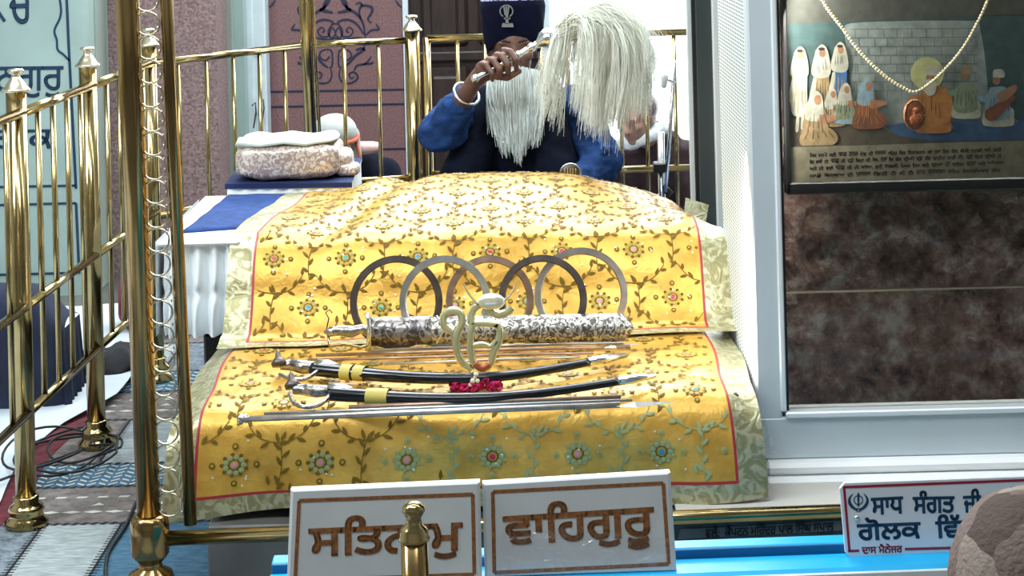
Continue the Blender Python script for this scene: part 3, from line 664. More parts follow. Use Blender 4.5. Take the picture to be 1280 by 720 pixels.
class Cloth:
    def __init__(s, prof, u0, u1, bl, br, z_extra, seed=0, wob=.004):
        s.pr = [Vector((p[0], p[1], 0)) for p in bez([(a, b, 0) for a, b in prof], 14)]
        s.L = [0]
        for a, b in zip(s.pr, s.pr[1:]): s.L.append(s.L[-1] + (b - a).length)
        s.len = s.L[-1]; s.u0, s.u1, s.bl, s.br = u0, u1, bl, br; s.zx = z_extra; s.seed = seed; s.wob = wob
    def raw(s, u, v):
        v = min(max(v, 0), s.len - 1e-6); i = int(np.searchsorted(s.L, v)) - 1; i = max(0, min(i, len(s.pr) - 2))
        t_ = (v - s.L[i]) / max(1e-9, s.L[i + 1] - s.L[i]); p = s.pr[i].lerp(s.pr[i + 1], t_); return p.x, p.y
    def at(s, u, v):
        y, z = s.raw(u, v); x, y, z = s.zx(u, v, y, z)
        q = Vector((u * 4.2, v * 4.2, s.seed)); 
        n_ = noise.noise(q) * s.wob + noise.noise(q * 2.7) * s.wob * .5
        return Vector((x, y - n_ * .5, z + n_))
    def nrm(s, u, v, e=.004):
        a = s.at(u + e, v) - s.at(u - e, v); b = s.at(u, v + e) - s.at(u, v - e); n_ = a.cross(b)
        return n_.normalized() if n_.length > 0 else Vector((0, 0, 1))
    def base(s, mb, edge_v0, line=.006, step=.012):
        us = sorted(set([s.u0, s.bl, s.bl + line, s.br - line, s.br, s.u1] + [s.u0 + k * step for k in range(int((s.u1 - s.u0) / step) + 1)]))
        vv = [0, edge_v0, edge_v0 + line] + [k * step for k in range(int(s.len / step) + 1)] + [s.len]
        vv = sorted(set(x for x in vv if x >= 0))
        U, V_ = len(us), len(vv); s.grid = (us, vv)
        P = [s.at(u, v) for v in vv for u in us]
        groups = {}
        for j in range(V_ - 1):
            for i in range(U - 1):
                uc, vc = (us[i] + us[i + 1]) / 2, (vv[j] + vv[j + 1]) / 2
                if uc < s.bl or uc > s.br or vc < edge_v0: k = 'brocade'
                elif uc < s.bl + line or uc > s.br - line or vc < edge_v0 + line: k = 'line'
                else: k = 'satin'
                groups.setdefault(k, []).append((j * U + i, j * U + i + 1, (j + 1) * U + i + 1, (j + 1) * U + i))
        o = len(mb.v); mb.v += [tuple(p) for p in P]
        for k, fs in groups.items():
            mi = mb.mi(k)
            for f in fs: mb.f.append(tuple(x + o for x in f)); mb.m.append(mi); mb.s.append(True)
    def patch(s, mb, pts, key, off=.0022):
        pts = [(u, v) for u, v in pts]
        c = (sum(p[0] for p in pts) / len(pts), sum(p[1] for p in pts) / len(pts))
        if not (s.bl + .012 < c[0] < s.br - .012 and s.ev + .014 < c[1] < s.len - .02): return
        n_ = s.nrm(*c); vs = [s.at(*p) + n_ * off for p in pts] + [s.at(*c) + n_ * (off + .0008)]; m_ = len(pts)
        mb.add(vs, [(i, (i + 1) % m_, m_) for i in range(m_)], key, True)
    def disc(s, mb, u, v, r, key, off=.0025, n=10, ry=None):
        ry = ry or r; s.patch(mb, [(u + r * math.cos(2 * math.pi * k / n), v + ry * math.sin(2 * math.pi * k / n)) for k in range(n)], key, off)
    def leaf(s, mb, u, v, ang, l=.021, w_=.0078, key='leaf'):
        c_, s_ = math.cos(ang), math.sin(ang)
        pts = [(0, 0), (.35 * l, w_ / 2), (.7 * l, w_ * .42), (l, 0), (.7 * l, -w_ * .42), (.35 * l, -w_ / 2)]
        s.patch(mb, [(u + a * c_ - b * s_, v + a * s_ + b * c_) for a, b in pts], key)
    def sprig(s, mb, p, q, key='leaf', curve=.2, both=True, dens=.0155, l=.021):
        p, q = Vector(p), Vector(q); d = q - p; L_ = d.length; d.normalize(); nrm = Vector((-d.y, d.x)); k = int(L_ / dens); ang = math.atan2(d.y, d.x)
        pr = None
        for i in range(k + 1):
            t_ = i / max(k, 1); c_ = p + d * L_ * t_ + nrm * math.sin(t_ * math.pi) * curve * L_
            if pr is not None:
                dd = (c_ - pr).normalized(); nn_ = Vector((-dd.y, dd.x)) * .0010; s.patch(mb, [tuple(pr + nn_), tuple(c_ + nn_), tuple(c_ - nn_), tuple(pr - nn_)], key, .002)
                ang = math.atan2(dd.y, dd.x)
            pr = c_
            sd = 1 if i % 2 else -1
            s.leaf(mb, c_.x, c_.y, ang + sd * R(38 + rnd.uniform(-8, 8)), l * rnd.uniform(.8, 1.15), key=key)
    def flower(s, mb, u, v, sc_=1., key='leaf', gem=None, front=False):
        gem = gem or rnd.choice(['gem_red', 'gem_blue', 'gem_green', 'gem_pink', 'gem_pink'])
        n = 9
        for k in range(n):
            a = 2 * math.pi * k / n; s.disc(mb, u + .0165 * sc_ * math.cos(a), v + .0145 * sc_ * math.sin(a), .0052 * sc_, 'leaf_green' if front else 'gold_thread', .0024, 7)
            a2 = a + math.pi / n; s.disc(mb, u + .023 * sc_ * math.cos(a2), v + .0195 * sc_ * math.sin(a2), .0040 * sc_, key, .002, 6)
        s.disc(mb, u, v, .012 * sc_, 'leaf', .0024, 12); s.disc(mb, u, v, .0082 * sc_, 'gold_thread', .0028, 12); s.disc(mb, u, v, .0058 * sc_, gem, .0034, 10)
        for sx, sy in ((1, 0), (-1, 0), (.0, -1.0), (0, 1.0)):
            s.disc(mb, u + sx * .040 * sc_, v + sy * .034 * sc_, .0062 * sc_, key, .0022, 8); s.disc(mb, u + sx * .040 * sc_, v + sy * .034 * sc_, .0032 * sc_, 'gold_thread', .0030, 6)
    def embroider(s, mb, W_, Hh, u_off, v_off, front_v=None, gold=False):
        for j in range(-1, int(s.len / Hh) + 2):
            for i in range(-6, 7):
                u = u_off + i * W_ + (j % 2) * W_ / 2; v = v_off + j * Hh
                if not (s.u0 - .1 < u < s.u1 + .1): continue
                fr = front_v is not None and v < front_v
                ky = 'leaf_green' if (fr and u > -.25) else 'leaf'
                s.flower(mb, u, v, 1.0 if not fr else 1.1, ky, front=fr)
                s.sprig(mb, (u + W_ / 2, v - Hh * .42), (u + W_ / 2 + .004, v + Hh * .32), ky, .06 * (1 if i % 2 else -1), l=.023)
                for sd in (1, -1):
                    s.sprig(mb, (u + W_ / 2, v + Hh * .30), (u + W_ / 2 - sd * W_ * .40, v + Hh * .66), ky, .16 * sd)
                if gold or fr:
                    for _ in range(5): s.disc(mb, u + rnd.uniform(-.05, .05), v + rnd.uniform(-.05, .05), .0026, 'sequin', .003, 6)

def lowx(u, v, y, z):
    dr = sstep(.07, 0, abs(u - .485)) * .0 + 0
    sw = 1 - sstep(.17, .37, z)
    z2 = z - .014 * sstep(.41, .47, u) * (1 - sw)
    y2 = y + .02 * u - .012 * math.sin(u * 17 + 1) * sw
    x = u + .006 * math.sin(v * 12 + u * 3)
    zs = z2 - .012 * math.sin(u * 6 + .5) * sstep(.25, .165, z)
    # left border slides down over the bed edge
    e = sstep(-.655, -.74, u); zs -= .035 * e * (1 - sw); x -= .0 * e
    return x, y2, zs
low = Cloth([(3.735, .178), (3.742, .25), (3.75, .32), (3.775, .366), (3.83, .385), (3.95, .387), (4.15, .389), (4.30, .392), (4.40, .394)], -.73, .485, -.668, .425, lowx, 3, .0035)
low.ev = .035
mb = MB(); low.base(mb, .035); low.embroider(mb, .172, .135, -.245, .10, .2)
tag(mb.build('embroidered_bedcloth', origin=(-.12, 4.05, .17)), 'lower yellow satin cloth with olive embroidery, carrying the swords and hanging over the front', 'cloth')

ztop = [(-.75, .622), (-.65, .626), (-.55, .628), (-.48, .634), (-.43, .648), (-.37, .662), (-.25, .668), (0, .669), (.153, .655), (.25, .635), (.33, .612), (.44, .565), (.50, .53)]
def upx(u, v, y, z):
    k = sstep(4.50, 4.90, y); s_ = interp(u, ztop) - .63 + .0
    base_l = .0
    zz = z + s_ * k + (0.0 if k else 0)
    e = sstep(.40, .50, u); zz -= .035 * e * sstep(4.4, 4.5, y)
    zz = max(zz, .6175) if (u < -.60 and 4.46 < y < 5.06) else zz
    # soft fold running from the left crest down to the face
    g = math.exp(-((u + .47 - (y - 4.5) * .35) / .05) ** 2); zz -= .018 * g * sstep(4.38, 4.55, y)
    face = sstep(4.29, 4.36, y) * (1 - sstep(4.46, 4.55, y))
    yy = y + .03 * u + .012 * face * math.sin(u * 9 + 1)
    x = u + .062 * sstep(4.42, 5.0, y) * sstep(-.36, -.62, u) + (.0 if y > 4.3 else .004 * math.sin(u * 30))
    return x, yy, zz
up_ = Cloth([(4.235, .398), (4.27, .400), (4.31, .412), (4.355, .47), (4.385, .535), (4.43, .592), (4.50, .617), (4.62, .624), (4.80, .630), (4.95, .632), (5.04, .618), (5.10, .57), (5.12, .50)], -.700, .497, -.640, .432, upx, 9, .007)
up_.ev = .034
mb = MB(); up_.base(mb, .034); up_.embroider(mb, .172, .120, -.16, .135, None, True)
# the folded corner layers peeping out at the right
for (pts, ky) in (([(857, 247), (886, 256), (882, 279), (855, 270)], 'brocade'), ([(866, 270), (890, 284), (889, 292), (864, 287)], 'brocade')):
    q = [W(x, y, 4.93 - .1 * i_) for i_, (x, y) in zip((0, 0, .4, .4), pts)]; mb.slab(q, .003, ky, (0, -1, .2))
tag(mb.build('embroidered_coverlet', origin=(-.1, 4.7, .4)), 'upper yellow satin cloth with flower embroidery draped over the raised hump behind the rings', 'cloth')

# white table cloth with gathered skirt, navy velvet mat
t = thing('white_table_skirt', 'white cotton table cover with a gathered hanging skirt at the left of the yellow cloth', 'table cover', (-.3, 4.42, .37))
mb = MB(); vs = []; nu_, nv_ = 150, 30; xa, xb = -.885, -.655
for j in range(nv_ + 1):
    z = .375 + .228 * j / nv_; cin = math.exp(-((z - .475) / .016) ** 2); low_ = 1 - sstep(.375, .62, z)
    for i in range(nu_ + 1):
        u = i / nu_; x = xa + (xb - xa) * u; a = 50 * u + 2.6 * math.sin(6 * u) + .6 * math.sin(z * 20)
        amp = (.007 + .014 * low_) * (1 - .65 * cin)
        y = 4.445 + amp * math.sin(a) - .012 * low_ * (1 - cin) + .006 * noise.noise(Vector((x * 18, z * 14, 0)))
        edge = sstep(.12, 0, u); y += .05 * edge * (1 if z > 0 else 0); x += .018 * edge * (1 if cin < .5 else 1.6) * (1 - .6 * abs(math.sin(z * 17)))
        vs.append((x, y, z))
mb.add(vs, [(j * (nu_ + 1) + i, j * (nu_ + 1) + i + 1, (j + 1) * (nu_ + 1) + i + 1, (j + 1) * (nu_ + 1) + i) for j in range(nv_) for i in range(nu_)], 'white_cloth', True)
mb.build('gathered_skirt', t)
mb = MB(); mb.box((-.875, 4.425, .592), (-.675, 5.10, .606), 'white_cloth', .006)
mb.add([(-.885, 4.44, .375), (-.885, 4.46, .60), (-.885, 5.08, .60), (-.885, 5.08, .375)], [(0, 1, 2, 3)], 'white_cloth'); mb.build('cover_top', t)
mb = MB(); vs = []
c4 = [Wz(227, 290, .61), Wz(335, 282, .61), Wz(365, 242, .61), Wz(286, 243, .61)]
n = 14
for j in range(n + 1):
    for i in range(n + 1):
        p = c4[0].lerp(c4[1], i / n).lerp(c4[3].lerp(c4[2], i / n), j / n); vs.append((p.x, p.y, .6105 + .003 * noise.noise(Vector((p.x * 20, p.y * 20, 0)))))
mb.add(vs, [(j * (n + 1) + i, j * (n + 1) + i + 1, (j + 1) * (n + 1) + i + 1, (j + 1) * (n + 1) + i) for j in range(n) for i in range(n)], 'navy_velvet', True)
tag(mb.build('velvet_mat', solid=.003), 'royal blue velvet mat lying on the white covered table left of the yellow cloth', 'mat')
# rear stand with navy cover and brocade bundle
t = thing('covered_stand', 'small stand under a navy cloth with a white pleated side behind the table', 'stand', (-.62, 5.25, 0))
zt = .638
c4 = [Wz(281, 230, zt), Wz(440, 228, zt), Wz(453, 197, zt), Wz(300, 205, zt)]
for q in c4: q.z = zt
mb = MB(); mb.add([c4[0], c4[1], c4[2], c4[3], c4[0] - Vector((0, 0, .014)), c4[1] - Vector((0, 0, .014)), c4[2] - Vector((0, 0, .004)), c4[3] - Vector((0, 0, .012))], [(0, 1, 2, 3), (0, 4, 5, 1), (3, 7, 4, 0), (2, 6, 7, 3)], 'navy_stand'); mb.build('navy_cover', t)
mb = MB(); vs = []
loop = [c4[0], c4[1], c4[2], c4[3]]; per = []
for a, b in zip(loop, loop[1:] + loop[:1]):
    for k in range(40): per.append(a.lerp(b, k / 40))
cen = sum(loop, Vector()) / 4
for j in range(9):
    z = .02 + (zt - .004 - .02) * j / 8
    for i, p in enumerate(per):
        d = (p - cen); d.z = 0; q = p - d * (.02 + .01 * j / 8) + d.normalized() * .006 * math.sin(i * 1.3) * (1.6 - j / 8); vs.append((q.x, q.y, z))
m_ = len(per); mb.add(vs, [(j * m_ + i, j * m_ + (i + 1) % m_, (j + 1) * m_ + (i + 1) % m_, (j + 1) * m_ + i) for j in range(8) for i in range(m_)], 'white_cloth', True); mb.build('pleated_skirt', t)
t = thing('brocade_bundle', 'pink and silver brocade bundle lying on the navy covered stand', 'bundle', W(365, 225, 5.15))
def pillow(mb, x0, x1, y0, y1, z0, z1, key, ex=3.2, nx=40, ny=40, seed=0, wob=.006):
    vs = []; nu_, nv_ = 48, 24; c_ = Vector(((x0 + x1) / 2, (y0 + y1) / 2, (z0 + z1) / 2)); r_ = Vector(((x1 - x0) / 2, (y1 - y0) / 2, (z1 - z0) / 2))
    sg = lambda a: math.copysign(abs(a) ** (2 / ex), a)
    for j in range(nv_ + 1):
        t_ = -math.pi / 2 + math.pi * j / nv_
        for i in range(nu_):
            a = 2 * math.pi * i / nu_; p = Vector((r_.x * sg(math.cos(t_)) * sg(math.cos(a)), r_.y * sg(math.cos(t_)) * sg(math.sin(a)), r_.z * sg(math.sin(t_)))) + c_
            n_ = noise.noise(p * 16 + Vector((seed, 0, 0))) * wob; vs.append((p.x, p.y + n_, p.z + n_))
    mb.add(vs, [(j * nu_ + i, j * nu_ + (i + 1) % nu_, (j + 1) * nu_ + (i + 1) % nu_, (j + 1) * nu_ + i) for j in range(nv_) for i in range(nu_)], key, True)
bl, br_ = W(292, 222, 5.12), W(424, 216, 5.12)
mb = MB(); pillow(mb, bl.x, br_.x, 5.10, 5.34, zt + .002, W(350, 178, 5.15).z, 'bundle', 5, wob=.010); mb.build('wrapped_bundle', t)
mb = MB(); pillow(mb, bl.x + .0, br_.x - .01, 5.105, 5.34, W(350, 181, 5.15).z, W(350, 175, 5.15).z, 'lining', 5, seed=4, wob=.010); mb.build('lining_cloth', t)
q = W(428, 207, 5.2); mb = MB(); pillow(mb, q.x - .035, q.x + .03, 5.17, 5.28, zt + .002, q.z + .045, 'bundle', 3, seed=9); pillow(mb, q.x - .02, q.x + .05, 5.16, 5.24, zt + .002, q.z + .01, 'bundle', 3, seed=12); mb.build('loose_end', t)

# ================================================================== RELICS ON THE BED
ZB = .398
G5 = 'five flat steel throwing rings standing on the cloth'
specs = [(494, 116, 320, 'dark_steel', 'dark iron ring standing at the left end of the row of rings', 4.175, .10), (555, 115, 320, 'steel', 'silver grey ring second from the left, overlapping the dark ring', 4.160, -.06),
         (611, 110, 320, 'brown_steel', 'brownish ring in the middle, behind the silver and the black rings', 4.185, 0), (677, 111, 319, 'dark_steel', 'black iron ring second from the right end', 4.160, -.04), (725, 117, 310, 'silver_rings', 'tall copper grey ring standing at the right end of the row', 4.180, .06)]
for (px, wd, top, ky, lab, Y, tw) in specs:
    R_ = wd / 2 * Y / F; tp = W(px, top, Y); cz = tp.z - R_; ri = R_ - .0165
    mb = MB(); vs = []; fs = []; n = 64; tilt = R(9); c0 = Vector((tp.x, Y, tp.z - R_))
    for k in range(n):
        a = 2 * math.pi * k / n
        for rr, yy in ((R_, 0), (ri + .003, -.0025), (ri, 0), (ri + .003, .0025)):
            p = Vector((rr * math.cos(a), yy, rr * math.sin(a))); p = Matrix.Rotation(tw, 3, 'Z') @ (Matrix.Rotation(-tilt * .5, 3, 'X') @ p); vs.append(c0 + p)
    for k in range(n):
        k2 = (k + 1) % n
        for q in range(4): fs.append((k * 4 + q, k2 * 4 + q, k2 * 4 + (q + 1) % 4, k * 4 + (q + 1) % 4))
    mb.add(vs, fs, ky, False); tag(mb.build('steel_ring'), lab, 'ring', G5)

# silver engraved scabbard sword
YS = 4.115
def on(px, py, dz=0): return Wz(px, py, ZB + dz)
t = thing('silver_sword', 'broad sword in an embossed silver scabbard lying in front of the rings', 'sword', on(600, 432))
S0, S1 = W(462, 414, YS), W(792, 409, YS + .01)
mb = MB(); ax = (S1 - S0).normalized(); upv = Vector((0, .35, .94)); n_ = ax.cross(upv).normalized(); upv = n_.cross(ax) * 1
hw = .0315; nrm_ = Vector((0, -.94, .35))
top = []; 
for k in range(0, 31):
    u = k / 30; c_ = S0.lerp(S1, u); h = hw * (1 - max(0, (u - .955) / .045) ** 2 * .9) * (.93 + .07 * u); top.append((c_, h))
vs = []
for c_, h in top: vs += [c_ + upv * h, c_ + upv * h * .6 + nrm_ * .010, c_ + nrm_ * .013, c_ - upv * h * .6 + nrm_ * .010, c_ - upv * h, c_ - nrm_ * .008]
fs = [(i * 6 + q, (i + 1) * 6 + q, (i + 1) * 6 + (q + 1) % 6, i * 6 + (q + 1) % 6) for i in range(30) for q in range(6)] + [(0, 1, 2, 3, 4, 5), tuple(180 + q for q in (5, 4, 3, 2, 1, 0))]
mb.add(vs, fs, 'emboss', True); mb.build('embossed_scabbard', t)
mb = MB(); vs = []
for c_, h in top[:8]:
    h *= 1.05; vs += [c_ + upv * h, c_ + upv * h * .6 + nrm_ * .012, c_ + nrm_ * .015, c_ - upv * h * .6 + nrm_ * .012, c_ - upv * h, c_ - nrm_ * .009]
mb.add(vs, [(i * 6 + q, (i + 1) * 6 + q, (i + 1) * 6 + (q + 1) % 6, i * 6 + (q + 1) % 6) for i in range(7) for q in range(6)] + [(0, 1, 2, 3, 4, 5), tuple(42 + q for q in (5, 4, 3, 2, 1, 0))], 'locket', True); mb.build('dark_locket', t)
mb = MB(); c_ = S0 + ax * .15; mb.tube([c_ - upv * .030 + nrm_ * .0135, c_ + ax * .018 + nrm_ * .0165, c_ + upv * .030 + nrm_ * .0135], .0028, 'chrome', 8); mb.build('locket_edge', t)
mb = MB(); hp = [W(462, 414, YS - .01), W(452, 411, YS - .012), W(440, 415, YS - .012), (W(425, 413, YS - .012)), W(412, 415, YS - .01), W(405, 415, YS - .01)]
mb.tube(hp, [.013, .010, .014, .012, .011, .003], 'hilt', 14); mb.build('grip', t)
mb = MB(); mb.tube([W(458, 391, YS - .015), W(461, 402, YS - .02), W(462, 418, YS - .02), W(460, 438, YS - .015)], [.006, .0045, .0055, .007], 'chrome', 10)
mb.build('crossguard', t)
mb = MB(); mb.tube([W(408, 412, YS), W(411, 398, YS), W(407, 391, YS), W(412, 387, YS), W(415, 391, YS)], .0016, 'dark_steel', 6); mb.build('quillon_hook', t)
mb = MB(); mb.tube([W(410, 418, YS - .01), W(412, 433, YS - .02), W(430, 430, YS - .02), W(452, 434, YS - .02), W(460, 432, YS - .02)], .0035, 'brass', 8); mb.build('knuckle_guard', t)
# rods
def rod(name, lab, pts, r, key, tip=None, knob=None, grp='thin rods and spears lying between the swords'):
    t = thing(name, lab, 'spear' if 'spear' in name else 'rod', pts[0], grp)
    mb = MB(); mb.tube(pts, r, key, 10); mb.build('shaft', t)
    if tip:
        mb = MB(); a, b, wd, ky = tip; a, b = Vector(a), Vector(b); d = (b - a); s_ = d.normalized().cross(Vector((0, -.3, 1))).normalized(); m1 = a.lerp(b, .3)
        mb.add([a, m1 + s_ * wd + Vector((0, 0, .001)), b, m1 - s_ * wd, m1 + Vector((0, 0, .006)), m1 - Vector((0, 0, .003))], [(0, 1, 4), (1, 2, 4), (2, 3, 4), (3, 0, 4), (0, 5, 1), (1, 5, 2), (2, 5, 3), (3, 5, 0)], ky); mb.build('spearhead', t)
    if knob:
        mb = MB(); mb.lathe(knob, [(.004, -.012), (.0095, -.010), (.010, -.004), (.0075, 0), (.0098, .004), (.007, .008)], 'chrome', 14, axis=(pts[1] - Vector(pts[0]))); mb.build('pommel', t)
rod('rod', 'slim steel rod directly under the embossed silver scabbard', [on(462, 438, .004), on(780, 428, .006)], .0035, 'steel')
rod('spear', 'brown spear with a silver point lying just behind the upper black sword', [on(395, 444, .004), on(788, 433, .004)], .0038, 'brown_steel', (on(755, 435, .004), on(800, 430, .004), .007, 'chrome'))
rod('rod', 'thin brown rod between the spear and the upper black scabbard', [on(385, 450, .004), on(742, 441, .004)], .0032, 'brown_steel')
rod('rod', 'thin pale rod touching the back of the upper black scabbard', [on(480, 455, .004), on(725, 446, .004)], .0030, 'silver_rings')
rod('spear', 'long steel spear with a round pommel lying nearest the front edge', [on(300, 524, .006), on(560, 514, .006), on(775, 506, .006)], .0058, 'silver_rings', (on(770, 508, .006), on(848, 502, .003), .011, 'steel'), on(305, 523, .006))
rod('rod', 'brown steel rod between the lower black scabbard and the long spear', [on(436, 509, .006), on(775, 496, .006)], .0045, 'brown_steel')
rod('rod', 'thin steel rod whose tip passes the lower black scabbard', [on(330, 517, .004), on(790, 500, .004)], .0030, 'steel')
# curved swords
def curved(lab, hilt, scab, chape, r0, r1, bands, flip=False):
    t = thing('curved_sword', lab, 'sword', on(*scab[3], 0), 'curved swords in black scabbards on the yellow cloth')
    P = bez([on(x, y, .013) for x, y in scab], 8); n = len(P); mb = MB()
    vs = []; fs = []; K = 10
    for i, p in enumerate(P):
        d = (P[min(i + 1, n - 1)] - P[max(i - 1, 0)]).normalized(); s_ = Vector((0, 0, 1)).cross(d).normalized(); r_ = r0 + (r1 - r0) * i / (n - 1)
        for k in range(K): a = 2 * math.pi * k / K; vs.append(p + s_ * r_ * math.cos(a) + Vector((0, 0, 1)) * math.sin(a) * r_ * .80)
    fs = [(i * K + k, i * K + (k + 1) % K, (i + 1) * K + (k + 1) % K, (i + 1) * K + k) for i in range(n - 1) for k in range(K)] + [tuple(range(K))[::-1], tuple((n - 1) * K + k for k in range(K))]
    mb.add(vs, fs, 'black_lacquer', True); sb = mb.build('scabbard', t)
    for (xa, ya, xb_, yb) in bands:
        mb = MB(); a, b = on(xa, ya, .013), on(xb_, yb, .013); d = (b - a).normalized(); s_ = Vector((0, 0, 1)).cross(d).normalized(); vs = []
        for q in (a, b):
            for k in range(12): an = 2 * math.pi * k / 12; vs.append(q + s_ * (r0 * 1.07) * math.cos(an) + Vector((0, 0, 1)) * r0 * .87 * math.sin(an))
        mb.add(vs, [(k, (k + 1) % 12, 12 + (k + 1) % 12, 12 + k) for k in range(12)], 'yellow_tape', True); mb.build('yellow_band', t)
    mb = MB(); c_ = [on(x, y, .011) for x, y in chape]; mb.tube(c_, [r1 * .92] * (len(c_) - 1) + [r1 * .55], 'chrome', 12); mb.build('chape', t)
    mb = MB(); h = [on(x, y, .014) for x, y in hilt['grip']]; mb.tube(bez(h, 4), [interp(k_ / 4, list(enumerate([q * 1.35 for q in hilt['r']]))) for k_ in range(4 * (len(h) - 1) + 1)], 'hilt', 12); mb.build('grip', t)
    mb = MB(); h = [on(x, y, .014) for x, y in hilt['guard']]; mb.tube(bez(h, 6), .0046, 'hilt', 8); mb.build('knuckle_guard', t)
    mb = MB(); q = on(*hilt['pommel'], .014); mb.lathe(q, [(.015, 0), (.017, .008), (.012, .015), (.007, .020), (.005, .030), (.001, .037)], 'dark_steel', 14, axis=(-.15, .45, 1)); mb.build('pommel', t)
    mb = MB(); a, b = [on(x, y, .018) for x, y in hilt['collar']]; mb.tube([a, (a + b) / 2, b], [.016, .015, .006], 'steel', 12); mb.build('collar', t)
curved('upper of the two black scabbard swords, with a twin yellow band near its hilt', dict(grip=[(350, 457), (365, 456), (380, 459), (398, 458)], r=[.007, .010, .011, .008], guard=[(350, 468), (362, 473), (380, 474), (394, 466), (402, 458)], pommel=(349, 458), collar=[(397, 458), (425, 459)]),
       [(392, 461), (440, 466), (500, 471), (560, 473), (620, 471), (680, 463), (735, 453)], [(733, 453), (755, 449), (782, 444)], .0190, .0105, [(428, 465, 441, 466), (444, 466, 457, 467)])
curved('lower of the two black scabbard swords, with one wide yellow band near its hilt', dict(grip=[(366, 487), (380, 487), (396, 489), (410, 488)], r=[.007, .009, .010, .008], guard=[(362, 492), (368, 504), (385, 509), (404, 503), (414, 490)], pommel=(366, 486), collar=[(411, 488), (445, 489)]),
       [(412, 492), (460, 495), (520, 498), (580, 498), (640, 495), (700, 488), (772, 477)], [(770, 477), (795, 473), (819, 469)], .0185, .0100, [(459, 495, 486, 496)])
# acrylic emblem
t = thing('emblem_ornament', 'clear olive acrylic devotional emblem standing on the cloth before the silver scabbard', 'ornament', on(595, 468))
YE = 3.915
def estroke(pts, wd, name, th=.008, key='acrylic'):
    mb = MB(); P = [W(q.x, q.y, YE) for q in bez([(x, y) for x, y in pts], 8)]; n = len(P); nf = Vector((0, -1, 0)); ws = wd if isinstance(wd, list) else [wd] * n
    vs = []
    for i, p in enumerate(P):
        d = (P[min(i + 1, n - 1)] - P[max(i - 1, 0)]).normalized(); s_ = d.cross(nf).normalized(); w_ = ws[min(i, len(ws) - 1)] / 2
        vs += [p + s_ * w_ - nf * th / 2, p + s_ * w_ * .6 + nf * th / 2, p - s_ * w_ * .6 + nf * th / 2, p - s_ * w_ - nf * th / 2]
    fs = [(i * 4 + q, i * 4 + (q + 1) % 4, (i + 1) * 4 + (q + 1) % 4, (i + 1) * 4 + q) for i in range(n - 1) for q in range(4)] + [(0, 1, 2, 3), tuple(4 * (n - 1) + q for q in (3, 2, 1, 0))]
    mb.add(vs, fs, key, True); return mb.build(name, t)
z5 = lambda l: [(540 + x / 4.8, 350 + y / 4.8) for x, y in l]
estroke(z5([(120, 310), (75, 280), (70, 220), (115, 185), (165, 200), (180, 250), (150, 330), (145, 400), (170, 480), (235, 545)]), .0165, 'digit_stroke')
estroke(z5([(395, 270), (320, 262), (250, 268), (232, 330), (232, 430), (250, 500), (300, 535), (350, 510), (370, 440), (400, 370), (408, 300), (380, 268)]), .0160, 'letter_loop')
estroke(z5([(240, 265), (235, 210), (260, 165), (310, 150), (350, 190), (400, 210), (450, 195), (480, 165)]), .0170, 'upper_stroke')
estroke(z5([(245, 395), (300, 385), (350, 400), (390, 365)]), .0115, 'cross_stroke')
for l in ([(190, 20), (215, 75), (260, 130), (285, 145)], [(515, -5), (490, 60), (450, 110), (420, 135)]):
    q = z5(l); n_ = 3 * 8 + 1; estroke(q, [.002 + .007 * i / n_ for i in range(n_)], 'horn')
mb = MB(); c_ = W(540 + 355 / 4.8, 350 + 130 / 4.8, YE); mb.ell(c_, (.030, .012, .0175), 'sequin', nu=24); mb.build('crown_dome', t)
mb = MB(); P = [W(q.x, q.y, YE - .001) for q in bez(z5([(255, 500), (300, 530), (345, 505)]), 8)]; mb.tube(P, .0075, 'pendant', 8); mb.build('red_foot', t)
mb = MB(); q = W(594, 468, YE); mb.lathe((q.x, YE, ZB - .006), [(.020, 0), (.020, .006), (.008, .012), (.006, max(.014, q.z - ZB + .012))], 'acrylic', 20); mb.build('foot', t)
# flower garland at its foot
t = thing('flower_posy', 'small posy of magenta petals with cream buds at the foot of the acrylic emblem', 'flowers', on(594, 486))
mb = MB()
for i in range(150):
    u = rnd.uniform(-1, 1); x = 594 + u * 31; y = 483 + rnd.uniform(-1, 1) * (6 if u > .0 else 4.5) - (3 if .1 < u < .6 else 0)
    q = W(x, y, 3.845 + rnd.uniform(-.010, .010)); rm = Matrix.Rotation(rnd.uniform(0, 6.28), 3, 'Z') @ Matrix.Rotation(rnd.uniform(-1.2, 1.2), 3, 'X'); mb.ell(q, (.0078, .0020, .0056), 'magenta', rm, 8, 5)
mb.build('magenta_petals', t)
mb = MB()
for x, y, r_ in ((595, 468, .0055), (591, 476, .006), (597, 476, .005), (588, 481, .0045), (594, 472, .004)): mb.ell(W(x, y, 3.835), (r_, r_, r_), 'cream_petal', nu=10, nv=7)
mb.build('cream_buds', t)

